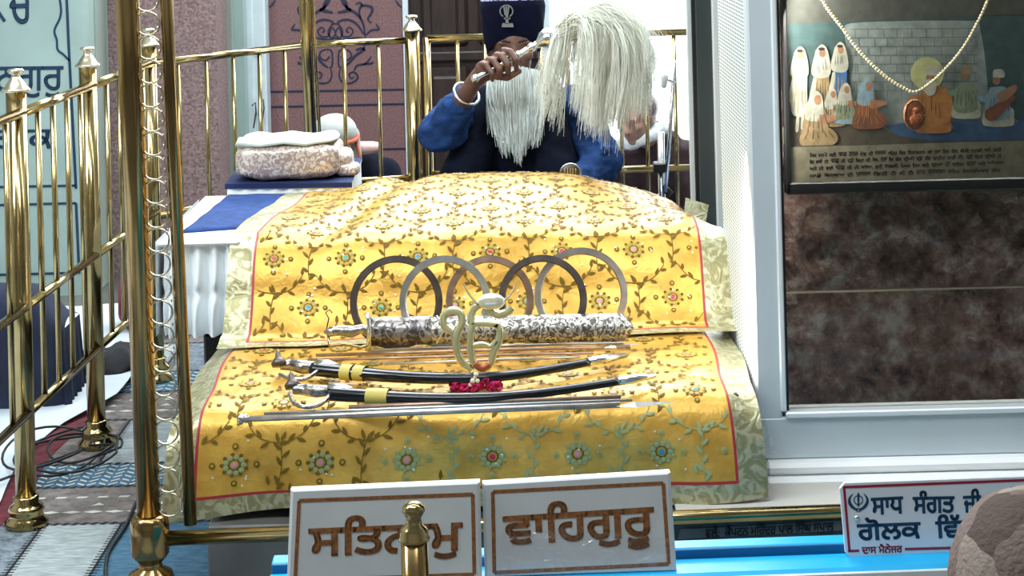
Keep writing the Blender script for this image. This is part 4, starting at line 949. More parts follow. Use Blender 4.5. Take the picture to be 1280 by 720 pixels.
# ================================================================== DISPLAY CASE AT RIGHT
YF = 3.90; XC = W(941, 300, YF).x
t = thing('display_case', 'tall aluminium framed glass display case standing right of the bed', 'display case', (1.2, 4.2, .17))
mb = MB(); mb.box((XC + .002, YF + .02, .33), (XC + .010, 4.48, 2.4), 'perforated'); mb.build('perforated_side', t)
PF = Plane((0, YF, 0), (1, YF, 0))
xs1 = PF(980, 300).x; zb1 = PF(1100, 511).z; zb0 = PF(1100, 571).z
mb = MB(); mb.box((XC, YF, zb0), (xs1 - .012, YF + .06, 2.4), 'alu', .004)
mb.box((xs1 - .016, YF - .006, zb1), (xs1 - .004, YF + .05, 2.4), 'alu_bright', .003); mb.box((xs1 - .004, YF + .002, zb1), (xs1 + .002, YF + .05, 2.4), 'black'); mb.build('frame_stile', t)
mb = MB(); mb.box((XC, YF - .002, zb0), (2.5, YF + .06, zb1 - .013), 'alu', .004); mb.box((xs1 - .006, YF - .012, zb1 - .013), (2.5, YF + .05, zb1), 'alu_bright', .003); mb.build('bottom_rail', t)
mb = MB(); mb.box((XC + .012, 4.46, .172), (2.5, 4.50, 2.4), 'alu_dark'); mb.build('back_panel', t)
mb = MB(); mb.box((xs1, YF + .02, zb1), (2.5, YF + .024, 2.4), 'glass'); mb.build('glass_pane', t)
mb = MB(); q = W(1150, 361, YF + .022); mb.box((xs1, YF + .016, q.z - .0022), (2.5, YF + .030, q.z + .0022), 'brass_bright'); mb.build('glass_reflection', t)  # thin bright bar models a gold line reflected in the glass
mb = MB(); mb.box((XC + .012, YF + .03, 2.38), (2.5, 4.5, 2.4), 'alu'); mb.build('top_panel', t)
zm = PF(1100, 604).z
mb = MB(); mb.box((XC + .008, YF - .05, zm), (2.5, YF + .6, (zb0 + zm) / 2 + .002), 'marble_bright', .008); mb.box((XC + .012, YF - .035, (zb0 + zm) / 2 + .003), (2.5, YF + .6, zb0), 'marble_bright', .008); mb.build('marble_sill', t)
# rock wall
mb = MB(); nx, ny = 190, 150; x0, x1 = XC + .02, 1.75; z0, z1 = zb0, 1.30; vs = []
for j in range(ny + 1):
    for i in range(nx + 1):
        x = x0 + (x1 - x0) * i / nx; z = z0 + (z1 - z0) * j / ny; p = Vector((x * 5, 0, z * 5))
        h = noise.fractal(p, .6, 2.1, 7) * .036 + abs(noise.noise(p * 2.2 + Vector((3, 0, 0)))) * -.05 + abs(noise.noise(p * 6)) * .018
        vs.append((x, 4.22 - h, z))
mb.add(vs, [(j * (nx + 1) + i, j * (nx + 1) + i + 1, (j + 1) * (nx + 1) + i + 1, (j + 1) * (nx + 1) + i) for j in range(ny) for i in range(nx)], 'rock', True)
mb.box((x0, 4.27, z0), (x1, 4.40, z1), 'rock')
tag(mb.build('rock_wall'), 'rough brown stone wall preserved inside the glass display case below the painting', 'stone wall')

# painting
YPt = 4.06; PP = Plane((0, YPt, 0), (1, YPt, 0))
def mcol(key, col, r_=.7):
    if key not in M: M[key] = mat('paint_' + key, col, r_, var=.25, scale=45)
    return key
x0 = PP(981, 100).x; zb = PP(1130, 229).z
t = thing('framed_painting', 'black framed painting of shawled people seated by a stone wall hung in the case', 'painting', (1.0, YPt, zb))
mcol('canvas', (.055, .055, .045)); mcol('stone_blue', (.19, .215, .20)); mcol('teal', (.03, .06, .06)); mcol('caption', (.17, .145, .095)); mcol('umber', (.07, .055, .035)); mcol('gold_tan', (.26, .17, .08))
mcol('orange', (.34, .13, .03)); mcol('whitish', (.36, .34, .27)); mcol('pale_blue', (.17, .25, .30)); mcol('blue_rug', (.035, .08, .16)); mcol('face', (.27, .13, .07)); mcol('blue_dress', (.02, .10, .26)); mcol('green_robe', (.15, .19, .12)); mcol('red_brown', (.16, .05, .02)); mcol('halo', (.36, .36, .16)); mcol('mortar', (.10, .12, .12)); mcol('sky_grey', (.09, .10, .085)); mcol('hairdark', (.02, .012, .01))
mb = MB(); ztop_ = 2.0; zi = PP(1130, 225).z; xi = PP(984, 100).x
mb.slab([(xi, YPt, zi), (1.95, YPt, zi), (1.95, YPt, ztop_), (xi, YPt, ztop_)], .01, 'canvas', nn)
lay = [0.0005]
def poly(pts, key):
    lay[0] += .00004; P = [PP(x, y, lay[0]) for x, y in pts]; mb.add(P, [tuple(range(len(P)))], key)
def sm(pts): q = [(x, y) for x, y in pts]; q2 = q + [q[0]]; return [(v.x, v.y) for v in bez(q2, 5)][:-1]
def el(x, y, rx, ry, key, rot=0, n=16): c_, s_ = math.cos(rot), math.sin(rot); poly([(x + rx * math.cos(a) * c_ - ry * math.sin(a) * s_, y + rx * math.cos(a) * s_ + ry * math.sin(a) * c_) for a in [2 * math.pi * k / n for k in range(n)]], key)
poly([(983, 20), (1400, 20), (1400, 185), (983, 185)], 'teal'); poly([(983, -80), (1400, -80), (1400, 12), (983, 30)], 'canvas')
poly(sm([(1055, 35), (1075, 28), (1210, 26), (1225, 35), (1235, 120), (1225, 165), (1080, 165), (1062, 90)]), 'stone_blue')
for r_ in range(8):
    y = 36 + r_ * 11
    poly([(1062, y), (1222, y - 1), (1222, y), (1062, y + 1)], 'mortar')
    for k in range(9):
        x = 1066 + k * 18 + (r_ % 2) * 9 + rnd.uniform(-3, 3); poly([(x, y), (x + 1, y), (x + 1.5, y + 11), (x + .6, y + 11)], 'mortar')
poly(sm([(983, 150), (1060, 140), (1100, 158), (1120, 172), (1110, 183), (983, 183)]), 'umber'); poly([(983, 165), (1400, 160), (1400, 182), (983, 184)], 'umber')
poly(sm([(1108, 158), (1150, 152), (1285, 150), (1400, 150), (1400, 172), (1190, 176), (1125, 170)]), 'blue_rug')
def standing(x, y, s_, dress, shawl):
    poly(sm([(x - 7 * s_, y + 12 * s_), (x + 7 * s_, y + 12 * s_), (x + 9 * s_, y + 45 * s_), (x + 7 * s_, y + 75 * s_), (x - 9 * s_, y + 75 * s_), (x - 12 * s_, y + 48 * s_)]), dress)
    poly(sm([(x - 7 * s_, y - 3 * s_), (x, y - 10 * s_), (x + 7 * s_, y - 3 * s_), (x + 11 * s_, y + 22 * s_), (x + 4 * s_, y + 30 * s_), (x - 12 * s_, y + 25 * s_)]), shawl)
    el(x + 1 * s_, y, 4 * s_, 5.5 * s_, 'face'); el(x, y - 4.5 * s_, 4 * s_, 2 * s_, 'hairdark')
    poly(sm([(x - 10 * s_, y + 30 * s_), (x - 6 * s_, y + 32 * s_), (x - 10 * s_, y + 58 * s_), (x - 15 * s_, y + 56 * s_)]), shawl)
    folds(x, y + 30 * s_, 15 * s_, 44 * s_, 6, 'gold_tan' if dress != 'gold_tan' else 'umber'); folds(x - 1, y + 6 * s_, 12 * s_, 20 * s_, 4, 'stone_blue')
    poly(sm([(x - 4 * s_, y + 75 * s_), (x - 1 * s_, y + 75 * s_), (x - 2 * s_, y + 95 * s_), (x - 6 * s_, y + 95 * s_)]), 'whitish'); poly(sm([(x + 2 * s_, y + 75 * s_), (x + 5 * s_, y + 75 * s_), (x + 4 * s_, y + 92 * s_), (x + 1 * s_, y + 92 * s_)]), 'whitish')
def folds(x, y, w_, h_, n, key, sl=.15):
    for k in range(n):
        a = x - w_ / 2 + w_ * (k + .5) / n + rnd.uniform(-1, 1); b = y + rnd.uniform(0, h_ * .3); L2_ = h_ * rnd.uniform(.4, .7); d = (a - x) * sl + rnd.uniform(-1, 1)
        poly([(a, b), (a + .5, b), (a + d + .9, b + L2_), (a + d - .2, b + L2_)], key)
def seated(x, y, s_, robe, shawl, legs, dirn=1, cap=None):
    poly(sm([(x - 18 * s_, y + 42 * s_), (x - 12 * s_, y + 30 * s_), (x + 14 * s_, y + 30 * s_), (x + 24 * s_ * (1 if dirn > 0 else .7), y + 42 * s_), (x + 14 * s_, y + 50 * s_), (x - 14 * s_, y + 50 * s_)]), legs)
    poly(sm([(x - 9 * s_, y + 8 * s_), (x + 8 * s_, y + 8 * s_), (x + 13 * s_, y + 26 * s_), (x + 11 * s_, y + 42 * s_), (x - 13 * s_, y + 42 * s_), (x - 14 * s_, y + 24 * s_)]), robe)
    if shawl: poly(sm([(x - 7 * s_, y - 4 * s_), (x, y - 10 * s_), (x + 6 * s_, y - 5 * s_), (x + 8 * s_, y + 8 * s_), (x + 6 * s_, y + 22 * s_), (x - 12 * s_, y + 20 * s_)]), shawl)
    el(x + 2 * dirn * s_, y, 4.2 * s_, 5.5 * s_, 'face')
    poly(sm([(x + 4 * dirn * s_, y + 16 * s_), (x + 20 * dirn * s_, y + 17 * s_), (x + 22 * dirn * s_, y + 22 * s_), (x + 4 * dirn * s_, y + 26 * s_)]), 'face' if not cap else robe)
    folds(x, y + 14 * s_, 20 * s_, 26 * s_, 6, 'umber' if robe != 'red_brown' else 'orange', .3); folds(x, y + 32 * s_, 30 * s_, 16 * s_, 6, 'gold_tan' if legs != 'gold_tan' else 'umber', .5)
    if cap: poly(sm([(x - 6 * s_, y - 3 * s_), (x - 5 * s_, y - 11 * s_), (x + 5 * s_, y - 11 * s_), (x + 6 * s_, y - 3 * s_)]), cap)
standing(1000, 68, 1.0, 'whitish', 'whitish'); standing(1027, 66, 1.05, 'gold_tan', 'whitish'); standing(1050, 62, .95, 'blue_dress', 'whitish')
seated(1040, 118, .8, 'gold_tan', 'whitish', 'gold_tan'); seated(1057, 112, .85, 'green_robe', 'whitish', 'pale_blue')
seated(1020, 125, 1.15, 'gold_tan', 'whitish', 'gold_tan'); seated(1084, 108, 1.05, 'red_brown', 'pale_blue', 'red_brown')
el(1159, 92, 21, 21, 'halo'); seated(1166, 98, 1.35, 'orange', None, 'orange', -1, 'whitish'); poly(sm([(1156, 100), (1168, 100), (1170, 114), (1162, 120), (1154, 112)]), 'whitish')
poly(sm([(1180, 108), (1190, 120), (1188, 150), (1178, 150)]), 'orange')
seated(1208, 95, 1.05, 'green_robe', None, 'whitish', -1, 'gold_tan'); seated(1248, 100, 1.15, 'pale_blue', None, 'whitish', -1, 'whitish')
poly(sm([(1232, 138), (1262, 120), (1268, 124), (1244, 150), (1232, 148)]), 'red_brown'); poly(sm([(1245, 118), (1268, 106), (1270, 114), (1252, 128)]), 'face')
poly([(983, 184), (1400, 172), (1400, 240), (983, 240)], 'caption'); poly([(983, 183), (1400, 171), (1400, 172), (983, 184.3)], 'canvas')
for i, ln in enumerate(("ਿਜਸ ਸਮੇਂ ਸਰੀ ਗੁਰੂ ਨਾਨਕ ਦੇਵ ਜੀ ਦਰਸ਼ਨ ਅੰਦਰ ਿਵਚ ਿਬਰਾਜਮਾਨ ਆਏ ਤਾਂ ਿਤਸ ਕੋਲ ਬੇਬੇ ਨਾਨਕੀ ਆਈ, ਤਦੋਂ", "ਇਸ ਭਾਈ ਨੇ ਗੁਰੂ ਜੀ ਨੂੰ ਿਕਹਾ ਸੀ ਿਕ, ਸਭਾ ਇਸ ਕੋਲ ਦੁੱਖੀ ਨੂੰ ਰੱਬ ਚਾਹੀਦਾ ਜਾਣੀ ਹੈ, ਨੂੰ ਿਲਖੇ ਹੁੰਦੇ ਨੇ", "ਅਤੇ ਨੇ ਭਾਈ ਗੁਰੂ ਜੀ ਨੇ ਆਿਖਆ, ਭਾਈ ਿਸਫਤੀ, ਿਪਆਰ ਿਦਆ ਕਰੋ ਗੁਰਾਂ ਦਾ ਬਾਿਣਆ ਕਰਤਾ ਅਤੇ ਅਿਮ੍ਰਤਾ", "ਸਾਡੇ ਿਵਸ਼ਵਾਸ ਦੀ ਪੁਸਤਕ ਿਵਚੋਂ ਹੈ ਜੀ ਹੈ   ਦਾਸ ਗੁਰਚਰਨ ਿਸੰਘ ਿਵਆਖਿਆਕਾਰ ਲੇਖ")):
    y = (193, 201, 209.5, 218.5)[i]; words = ln.split(); x = 1011.0; tot = sum(len(w_) + 1 for w_ in words); xe_ = (1253, 1253, 1256, 1252)[i]
    for w_ in words:
        wd = (xe_ - 1011) * (len(w_)) / tot; dy = -(x - 1011) * .030
        lettering(mb, w_, PP(x, y + 2.6 + dy), PP(x + wd, y + 2.6 + dy - wd * .03), PP(x, y - 2.6 + dy), 'hairdark', lay[0] + .0004, nn, bold=.0006); x += (xe_ - 1011) * (len(w_) + 1) / tot
mb.build('canvas', t)
mb = MB(); fr = .012; mb.box((x0 - .006, YPt - .022, zb - .016), (x0 + .006, YPt + .01, ztop_), 'black', .003); mb.box((x0 - .006, YPt - .022, zb - .016), (1.95, YPt + .01, zb + .010), 'black', .003)
mb.box((x0 + .006, YPt - .006, zb + .008), (x0 + .0085, YPt, ztop_), 'gold_tan'); mb.box((x0 + .006, YPt - .006, zi - .003), (1.95, YPt, zi + .0005), 'whitish'); mb.build('frame', t)
# bead necklace
t = thing('bead_necklace', 'cream bead necklace with an oval copper pendant hanging over the painting', 'necklace', W(1143, 115, YPt - .04))
path = [W(q.x, q.y, YPt - .04) for q in bez([(1018, -24), (1030, 4), (1052, 34), (1076, 66), (1105, 94), (1128, 109), (1143, 115), (1160, 106), (1182, 86), (1205, 58), (1226, 20), (1238, -8), (1250, -34)], 30)]
tot = 0; nextd = 0; k = 0; bead = None
for a, b in zip(path, path[1:]):
    seg = (b - a).length
    while nextd <= tot + seg and k < 96:
        c_ = a.lerp(b, (nextd - tot) / seg)
        big = c_.z > W(1050, 24, YPt).z
        if bead is None: mb = MB(); mb.ell(c_, (.0039, .0036, .0039), 'bead', nu=10, nv=7); bead = mb.build('bead', t); bc = c_
        else: o = bead.copy(); C.objects.link(o); o.parent = t; o.location = c_ - bc
        nextd += .0074; k += 1
    tot += seg
mb = MB(); mb.tube(path, .0012, 'bead', 6); mb.build('string', t)
mb = MB(); c_ = W(1143, 143, YPt - .042); mb.ell(c_, (.0250, .006, .0345), 'pendant', nu=28); 
mb.ell(c_ + Vector((.002, -.005, .008)), (.007, .004, .008), 'pendant'); mb.ell(c_ + Vector((.003, -.005, -.010)), (.014, .004, .013), 'pendant'); mb.tube([c_ + Vector((.0215 * math.cos(a), -.004, .031 * math.sin(a))) for a in [2 * math.pi * i / 30 for i in range(31)]], .0015, 'brass', 6); mb.build('pendant', t)
# narrow glazed door strip behind the case
t = thing('glazed_door_leaf', 'narrow dark glazed door leaf with pale metal edges between the case and the bright opening', 'door leaf', (.52, 4.95, 0))
def vb(xa, xb_, y, key, nm, z0=0.0): 
    mb = MB(); mb.box((W(xa, 120, y).x, y, z0), (W(xb_, 120, y).x, y + .03, 2.6), key, .002); mb.build(nm, t)
vb(861, 867, 5.2, 'alu', 'edge_stile'); vb(867, 872, 5.19, 'black', 'gasket'); vb(872, 895, 5.17, 'alu_dark', 'dark_pane'); vb(893, 903, 5.12, 'alu_bright', 'pale_stile'); vb(903, 909, 5.10, 'black', 'gap_shade')  # black end strip paints in the shade of the gap beside the case

# ================================================================== FOREGROUND: BOX, SIGNS, FINIAL, PERSON
def tilt(px): return .0001 * (px - 600)
t = thing('donation_box', 'long sky blue painted donation box with a stepped lid in the foreground', 'box', (0.2, 3.2, 0))
def yb(Y): return 3 * 0
yaw = R(1.8)
BL_ = W(340, 722, 3.18); ang0 = Vector((BL_.x, 3.20, 0)); rm = Matrix.Rotation(yaw, 3, 'Z')
zl = .24
def bbox(x0, y0, z0, x1, y1, z1, key, bev, name):
    mb = MB(); mb.box((x0, y0, z0), (x1, y1, z1), key, bev, yaw=yaw, pivot=(-.35, 3.2, 0)); return mb.build(name, t)
xL = W(338, 712, 3.28).x; xR = 1.6
bbox(xL + .02, 3.17, .0095, xR, 3.262, zl - .02, 'blue_paint', .004, 'body'); bbox(xL, 3.150, zl - .02, xR, 3.236, zl, 'blue_paint', .012, 'lid')
bbox(xL + .01, 3.233, zl - .01, xR, 3.240, zl + .014, 'blue_dark', .001, 'lid_step'); bbox(xL + .01, 3.237, zl - .01, xR, 3.276, zl + .016, 'blue_paint', .002, 'raised_back')
bbox(xL + .3, 3.142, zl - .022, xR, 3.150, zl - .004, 'alu_bright', .001, 'front_trim')
# marble signs
def marble_sign(lab, TL_, TR_, BLp, BRp, Y0, Y1, text, tb, inset):
    a, b = W(*TL_, Y0), W(*TR_, Y1); P = Plane((a.x, a.y, 0), (b.x, b.y, 0)); n_ = P.n
    A_, B_, Cc, D = P(*BLp), P(*BRp), P(*TR_), P(*TL_)
    t = thing('marble_sign', lab, 'sign', (A_ + B_) / 2, 'two engraved marble name plates')
    mb = MB(); bv = .004
    cen = (A_ + B_ + Cc + D) / 4; inn = [p + (cen - p).normalized() * bv * 1.4 + n_ * 0 for p in (A_, B_, Cc, D)]; out = [p - n_ * .003 for p in (A_, B_, Cc, D)]; bk = [p - n_ * .020 for p in (A_, B_, Cc, D)]
    mb.add(inn + out + bk, [(0, 1, 2, 3)] + [(i, 4 + i, 4 + (i + 1) % 4, (i + 1) % 4) for i in range(4)] + [(4 + i, 8 + i, 8 + (i + 1) % 4, 4 + (i + 1) % 4) for i in range(4)] + [(11, 10, 9, 8)], 'marble'); mb.build('slab', t)
    mb = MB(); fr = inset
    Q = [P(x, y, .0006) for x, y in fr]; 
    for i in range(4): mb.ribbon([Q[i], Q[(i + 1) % 4]], .0065, 'engrave', n_)
    mb.build('engraved_border', t)
    mb = MB(); (x0, y0), (x1, y1), (x2, y2) = tb
    lettering(mb, text, P(x0, y0), P(x1, y1), P(x2, y2), 'engrave', .0008, n_, bold=.0046)
    mb.build('engraved_lettering', t); return P
marble_sign('left white marble plate engraved with brown letters behind the brass knob', (363, 613), (600, 603), (358, 737), (603, 728), 3.158, 3.168, "ਸਿਤਨਾਮੁ", ((387, 704), (577, 696), (387, 648)), [(369, 726), (593, 718), (591, 618), (374, 626)])
P2 = marble_sign('right white marble plate engraved with brown letters, partly covered by clear plastic film', (603, 605), (838, 591), (606, 722), (846, 714), 3.180, 3.190, "ਵਾਿਹਗੁਰੂ", ((632, 696), (818, 684), (629, 632)), [(618, 716), (836, 705), (829, 604), (616, 615)])
# clear film on the right sign
mb = MB(); Q = [(620, 718), (835, 706), (836, 672), (790, 668), (700, 660), (655, 668), (622, 664)]; V_ = [P2(x, y, .004 + .003 * (i % 2)) for i, (x, y) in enumerate(Q)]; cc = sum(V_, Vector()) / len(V_) + P2.n * .003
mb.add(V_ + [cc], [(i, (i + 1) % len(V_), len(V_)) for i in range(len(V_))], 'plastic'); tag(mb.build('plastic_film'), 'crumpled clear plastic film covering the lower half of the right marble plate', 'plastic film')
# donation notice board
Yg = 3.238; PG = Plane((W(1050, 605, Yg).x, Yg, 0), (W(1280, 597, Yg + .02).x, Yg + .02, 0))
t = thing('notice_board', 'white notice board with blue lettering and a red border on the blue box', 'sign', PG(1200, 695))
mb = MB(); def_ = [(1058, 695), (1330, 684), (1330, 594), (1053, 605)]
cr_ = []
cs_ = [(1063, 697), (1340, 691), (1340, 594), (1056, 604), (1050, 611), (1057, 691)]
mb.slab([PG(x, y) for x, y in cs_], .008, 'sign_white', PG.n); mb.build('board', t)
mb = MB()
def pg(l, wd, key, off=.0006): mb.ribbon([PG(x, y, off) for x, y in l], wd, key, PG.n)
pg([(1054, 609), (1340, 598)], .0045, 'sign_red'); pg([(1055, 608), (1062, 690)], .0045, 'sign_red'); pg([(1060, 689), (1074, 688.5)], .0045, 'sign_red'); pg([(1131, 686.5), (1340, 681)], .0045, 'sign_red')
mb.build('red_border', t)
mb = MB()
lettering(mb, "ਸਾਧ", PG(1090, 643), PG(1129, 641), PG(1089, 623), 'sign_blue', .0006, PG.n, bold=.0024)
lettering(mb, "ਸੰਗਤ", PG(1142, 641), PG(1193, 640), PG(1141, 614), 'sign_blue', .0006, PG.n, bold=.0024)
lettering(mb, "ਜੀ", PG(1205, 640), PG(1226, 639), PG(1204, 612), 'sign_blue', .0006, PG.n, bold=.0024)
lettering(mb, "ਮਾਇਆ", PG(1240, 639), PG(1300, 637), PG(1239, 610), 'sign_blue', .0006, PG.n, bold=.0024)
lettering(mb, "ਗੋਲਕ", PG(1073, 675), PG(1151, 672), PG(1071, 648), 'sign_blue', .0006, PG.n, bold=.0028)
lettering(mb, "ਿਵੱਚ", PG(1171, 672), PG(1222, 670), PG(1169, 644), 'sign_blue', .0006, PG.n, bold=.0028)
mb.build('blue_lettering', t)
mb = MB(); lettering(mb, "ਦਾਸ ਮੈਨੇਜਰ", PG(1078, 692), PG(1128, 690), PG(1077, 681), 'sign_red', .0006, PG.n, bold=.0012); mb.build('red_lettering', t)
def khanda(mb, Pf, cx, cy, s_, key, off, n_):
    g = lambda l: [Pf(cx + x * s_, cy + y * s_, off) for x, y in l]
    mb.add(g([(0, -1), (.12, -.75), (.07, .35), (0, .5), (-.07, .35), (-.12, -.75)]), [(0, 1, 2, 3, 4, 5)], key)
    mb.ribbon(g([(.42 * math.cos(a), -.22 + .42 * math.sin(a)) for a in [2 * math.pi * i / 20 for i in range(21)]]), .10 * s_ * .0014, key, n_)
    for m_ in (1, -1):
        q = [(m_ * .5, -.85), (m_ * .82, -.45), (m_ * .85, 0), (m_ * .6, .42), (m_ * .2, .72), (m_ * .04, .95)]; P_ = bez([(a, b) for a, b in q], 4); P_ = [(v.x, v.y) for v in P_]
        mb.ribbon(g(P_), [s_ * .0014 * (.04 + .26 * math.sin(math.pi * i / (len(P_) - 1))) for i in range(len(P_))], key, n_)
    mb.ribbon(g([(-.3, .62), (.3, .62)]), .12 * s_ * .0014, key, n_)
mb = MB(); khanda(mb, PG, 1073, 628, 13, 'sign_blue', .0007, PG.n); mb.build('khanda_symbol', t)
mb = MB(); mb.lathe(PG(1071, 647, .0), [(.005, 0), (.0052, .002), (.003, .0045), (.0005, .005)], 'chrome', 14, axis=PG.n); mb.build('screw', t)
# brass finial in front
q = W(517, 640, 2.9)
t = thing('brass_knob_post', 'small brass post with a round knob standing before the left marble plate', 'post', (q.x, 2.9, 0))
k_ = 2.9 / F
zt_ = HC - ab(517, 628)[1] * 2.9 / F
mb = MB(); mb.tube([(q.x, 2.9, .02), (q.x, 2.9, zt_ - .055)], .0215, 'brass_column', 26); mb.build('shaft', t)
mb = MB(); mb.lathe((q.x, 2.9, zt_ - .060), [(.0215, 0), (.0245, .001), (.025, .004), (.0225, .008), (.0225, .014), (.020, .020), (.013, .026), (.0115, .036), (.0150, .041), (.0182, .047), (.0175, .054), (.010, .0605), (.001, .062)], 'brass'); mb.build('knob', t)
mb = MB(); mb.lathe((q.x, 2.9, 0), [(.05, 0), (.05, .015), (.03, .025), (.0215, .03)], 'brass'); mb.build('base_flange', t)

# ------------------------------------------------------------------ people
def shawl_mat():
    m, t_, b = nt('patterned_wool_shawl'); N, L = t_.nodes.new, t_.links.new
    tc = N('ShaderNodeTexCoord'); n0 = N('ShaderNodeTexNoise'); n0.inputs['Scale'].default_value = 9; L(tc.outputs['Object'], n0.inputs[0])
    mxv = N('ShaderNodeMix'); mxv.data_type = 'VECTOR'; mxv.inputs[0].default_value = .12; L(tc.outputs['Object'], mxv.inputs[4]); L(n0.outputs[1], mxv.inputs[5])
    v = N('ShaderNodeTexVoronoi'); v.inputs['Scale'].default_value = 13; L(mxv.outputs[1], v.inputs[0])
    sp = N('ShaderNodeSeparateColor'); L(v.outputs['Color'], sp.inputs[0])
    cr = N('ShaderNodeValToRGB'); e = cr.color_ramp.elements; e[0].color = (.10, .075, .065, 1); e[0].position = .1; e[1].position = .45; e[1].color = (.20, .15, .13, 1)
    for p_, c_ in ((.6, (.30, .26, .225, 1)), (.8, (.24, .155, .13, 1)), (.95, (.17, .15, .14, 1))): x = e.new(p_); x.color = c_
    L(sp.outputs[0], cr.inputs[0]); L(cr.outputs[0], b.inputs['Base Color']); b.inputs['Roughness'].default_value = .95; b.inputs['Specular IOR Level'].default_value = .1
    n = N('ShaderNodeTexNoise'); n.inputs['Scale'].default_value = 130; n.inputs['Detail'].default_value = 6; L(tc.outputs['Object'], n.inputs[0]); bp = N('ShaderNodeBump'); bp.inputs['Strength'].default_value = .8; bp.inputs['Distance'].default_value = .006; L(n.outputs[0], bp.inputs['Height']); L(bp.outputs[0], b.inputs['Normal']); return m
M['shawl'] = shawl_mat()
def head(mb, c, s=1., key='skin', fwd=Vector((0, -1, 0))):
    """a head centred at c, facing fwd; s scales an adult head"""
    f = fwd.normalized(); r_ = f.cross(Vector((0, 0, 1))).normalized(); u = r_.cross(f); rot = Matrix((r_, -f, u)).transposed()
    L_ = lambda x, y, z: Vector(c) + (r_ * x + f * y + u * z) * s
    mb.ell(L_(0, -.005, .02), (.073 * s, .092 * s, .085 * s), key, rot); mb.ell(L_(0, .025, -.035), (.056 * s, .060 * s, .070 * s), key, rot)
    mb.ell(L_(0, .050, -.085), (.026 * s, .026 * s, .022 * s), key, rot)
    for m_ in (1, -1):
        mb.ell(L_(m_ * .040, .055, -.018), (.022 * s, .022 * s, .020 * s), key, rot); mb.ell(L_(m_ * .034, .074, .026), (.024 * s, .010 * s, .007 * s), key, rot)
        mb.ell(L_(m_ * .073, -.005, -.005), (.008 * s, .018 * s, .030 * s), key, rot); mb.ell(L_(m_ * .031, .066, .010), (.014 * s, .012 * s, .010 * s), key, rot)
        mb.ell(L_(m_ * .011, .090, -.030), (.009 * s, .011 * s, .008 * s), key, rot)
    mb.cap(L_(0, .076, .022), L_(0, .097, -.026), .0085 * s, .012 * s, key); mb.ell(L_(0, .078, -.052), (.022 * s, .009 * s, .006 * s), key, rot); mb.ell(L_(0, .076, -.062), (.019 * s, .010 * s, .006 * s), key, rot)
    return L_
# the attendant
t = thing('person', 'bearded man in navy turban and blue robe seated behind the bed, waving a white whisk', 'person', (W(645, 300, 5.75).x, 5.75, .0))
YMn = 5.74; hc = W(643, 61, YMn); mb = MB()
L_ = head(mb, hc, .93)
sh_l, sh_r = W(582, 133, YMn), W(718, 133, YMn)      # viewer's left and right
chest = W(648, 175, YMn + .02); pelvis = Vector((chest.x, 5.80, .27))
mb.cap(hc - Vector((0, -.02, .07)), W(646, 125, YMn + .02), .050, .055, 'skin'); mb.ell(chest, (.150, .095, .16), 'skin'); mb.ell(chest - Vector((0, 0, .16)), (.13, .10, .15), 'skin'); mb.ell(pelvis, (.16, .13, .11), 'skin')
mb.cap(sh_l, sh_r, .055, .055, 'skin')
el_l, wr = W(556, 160, 5.60), W(594, 100, 5.47)
el_r, wr_r = W(752, 205, 5.66), W(700, 250, 5.50)
mb.cap(sh_l, el_l, .048, .038, 'skin'); mb.cap(el_l, wr, .038, .024, 'skin'); mb.cap(sh_r, el_r, .048, .038, 'skin'); mb.cap(el_r, wr_r, .036, .024, 'skin')
mb.ell(wr_r + Vector((-.05, -.03, -.005)), (.05, .03, .02), 'skin')
for k in range(4): b_ = wr_r + Vector((-.085, -.045 + k * .018, -.005)); mb.cap(b_, b_ + Vector((-.045, -.008, -.012)), .0085, .0075, 'skin', 8)
mb.cap(wr_r + Vector((-.04, -.05, .0)), wr_r + Vector((-.075, -.075, 0)), .0095, .008, 'skin', 8)
for m_ in (1, -1):
    hip = pelvis + Vector((m_ * .10, -.02, -.03)); kn = pelvis + Vector((m_ * .30, -.28, -.03)); an = pelvis + Vector((-m_ * .08, -.33, -.06)); mb.cap(hip, kn, .085, .06, 'skin'); mb.cap(kn, an, .055, .04, 'skin'); mb.cap(an, an + Vector((-m_ * .12, -.03, 0)), .035, .028, 'skin')
# gripping hand: palm behind the handle, four fingers curled over it, thumb from the side
HX, HY = -6, 5
def hw_(t_, off=(0, 0), Y=5.42): # along the whisk handle in pixels
    x = 598 + (692 - 598) * t_; y = 96 + (44 - 96) * t_; return W(x + off[0], y + off[1], Y)
palm = W(622, 80, 5.445); mb.cap(wr, W(612 + HX, 84 + HY, 5.45), .024, .030, 'skin'); mb.cap(W(612 + HX, 86 + HY, 5.45), W(636 + HX, 74 + HY, 5.45), .027, .024, 'skin'); mb.cap(W(608 + HX, 80 + HY, 5.44), W(628 + HX, 70 + HY, 5.44), .020, .018, 'skin')
for i, t_ in enumerate((.44, .33, .22, .12)):
    cx, cy = 598 + 94 * t_, 96 - 52 * t_; r_ = (.0098, .0102, .0098, .0085)[i]; lo = (11, 12, 11, 9)[i]
    a0 = W(cx - 8, cy - 10, 5.435); a1 = W(cx - 2, cy - 9, 5.400); a2 = W(cx + 6, cy + 2, 5.385); a3 = W(cx + 6, cy + lo + 1, 5.402)
    mb.cap(a0, a1, r_ * 1.1, r_ * 1.05, 'skin', 10); mb.cap(a1, a2, r_ * 1.05, r_, 'skin', 10); mb.cap(a2, a3, r_, r_ * .85, 'skin', 10)
mb.cap(W(627 + HX, 90 + HY, 5.44), W(640 + HX, 92 + HY, 5.415), .0125, .011, 'skin', 10); mb.cap(W(640 + HX, 92 + HY, 5.415), W(655 + HX, 84 + HY, 5.41), .011, .009, 'skin', 10)
body = mb.build('body', t, remesh=.0036, smoothm=2)
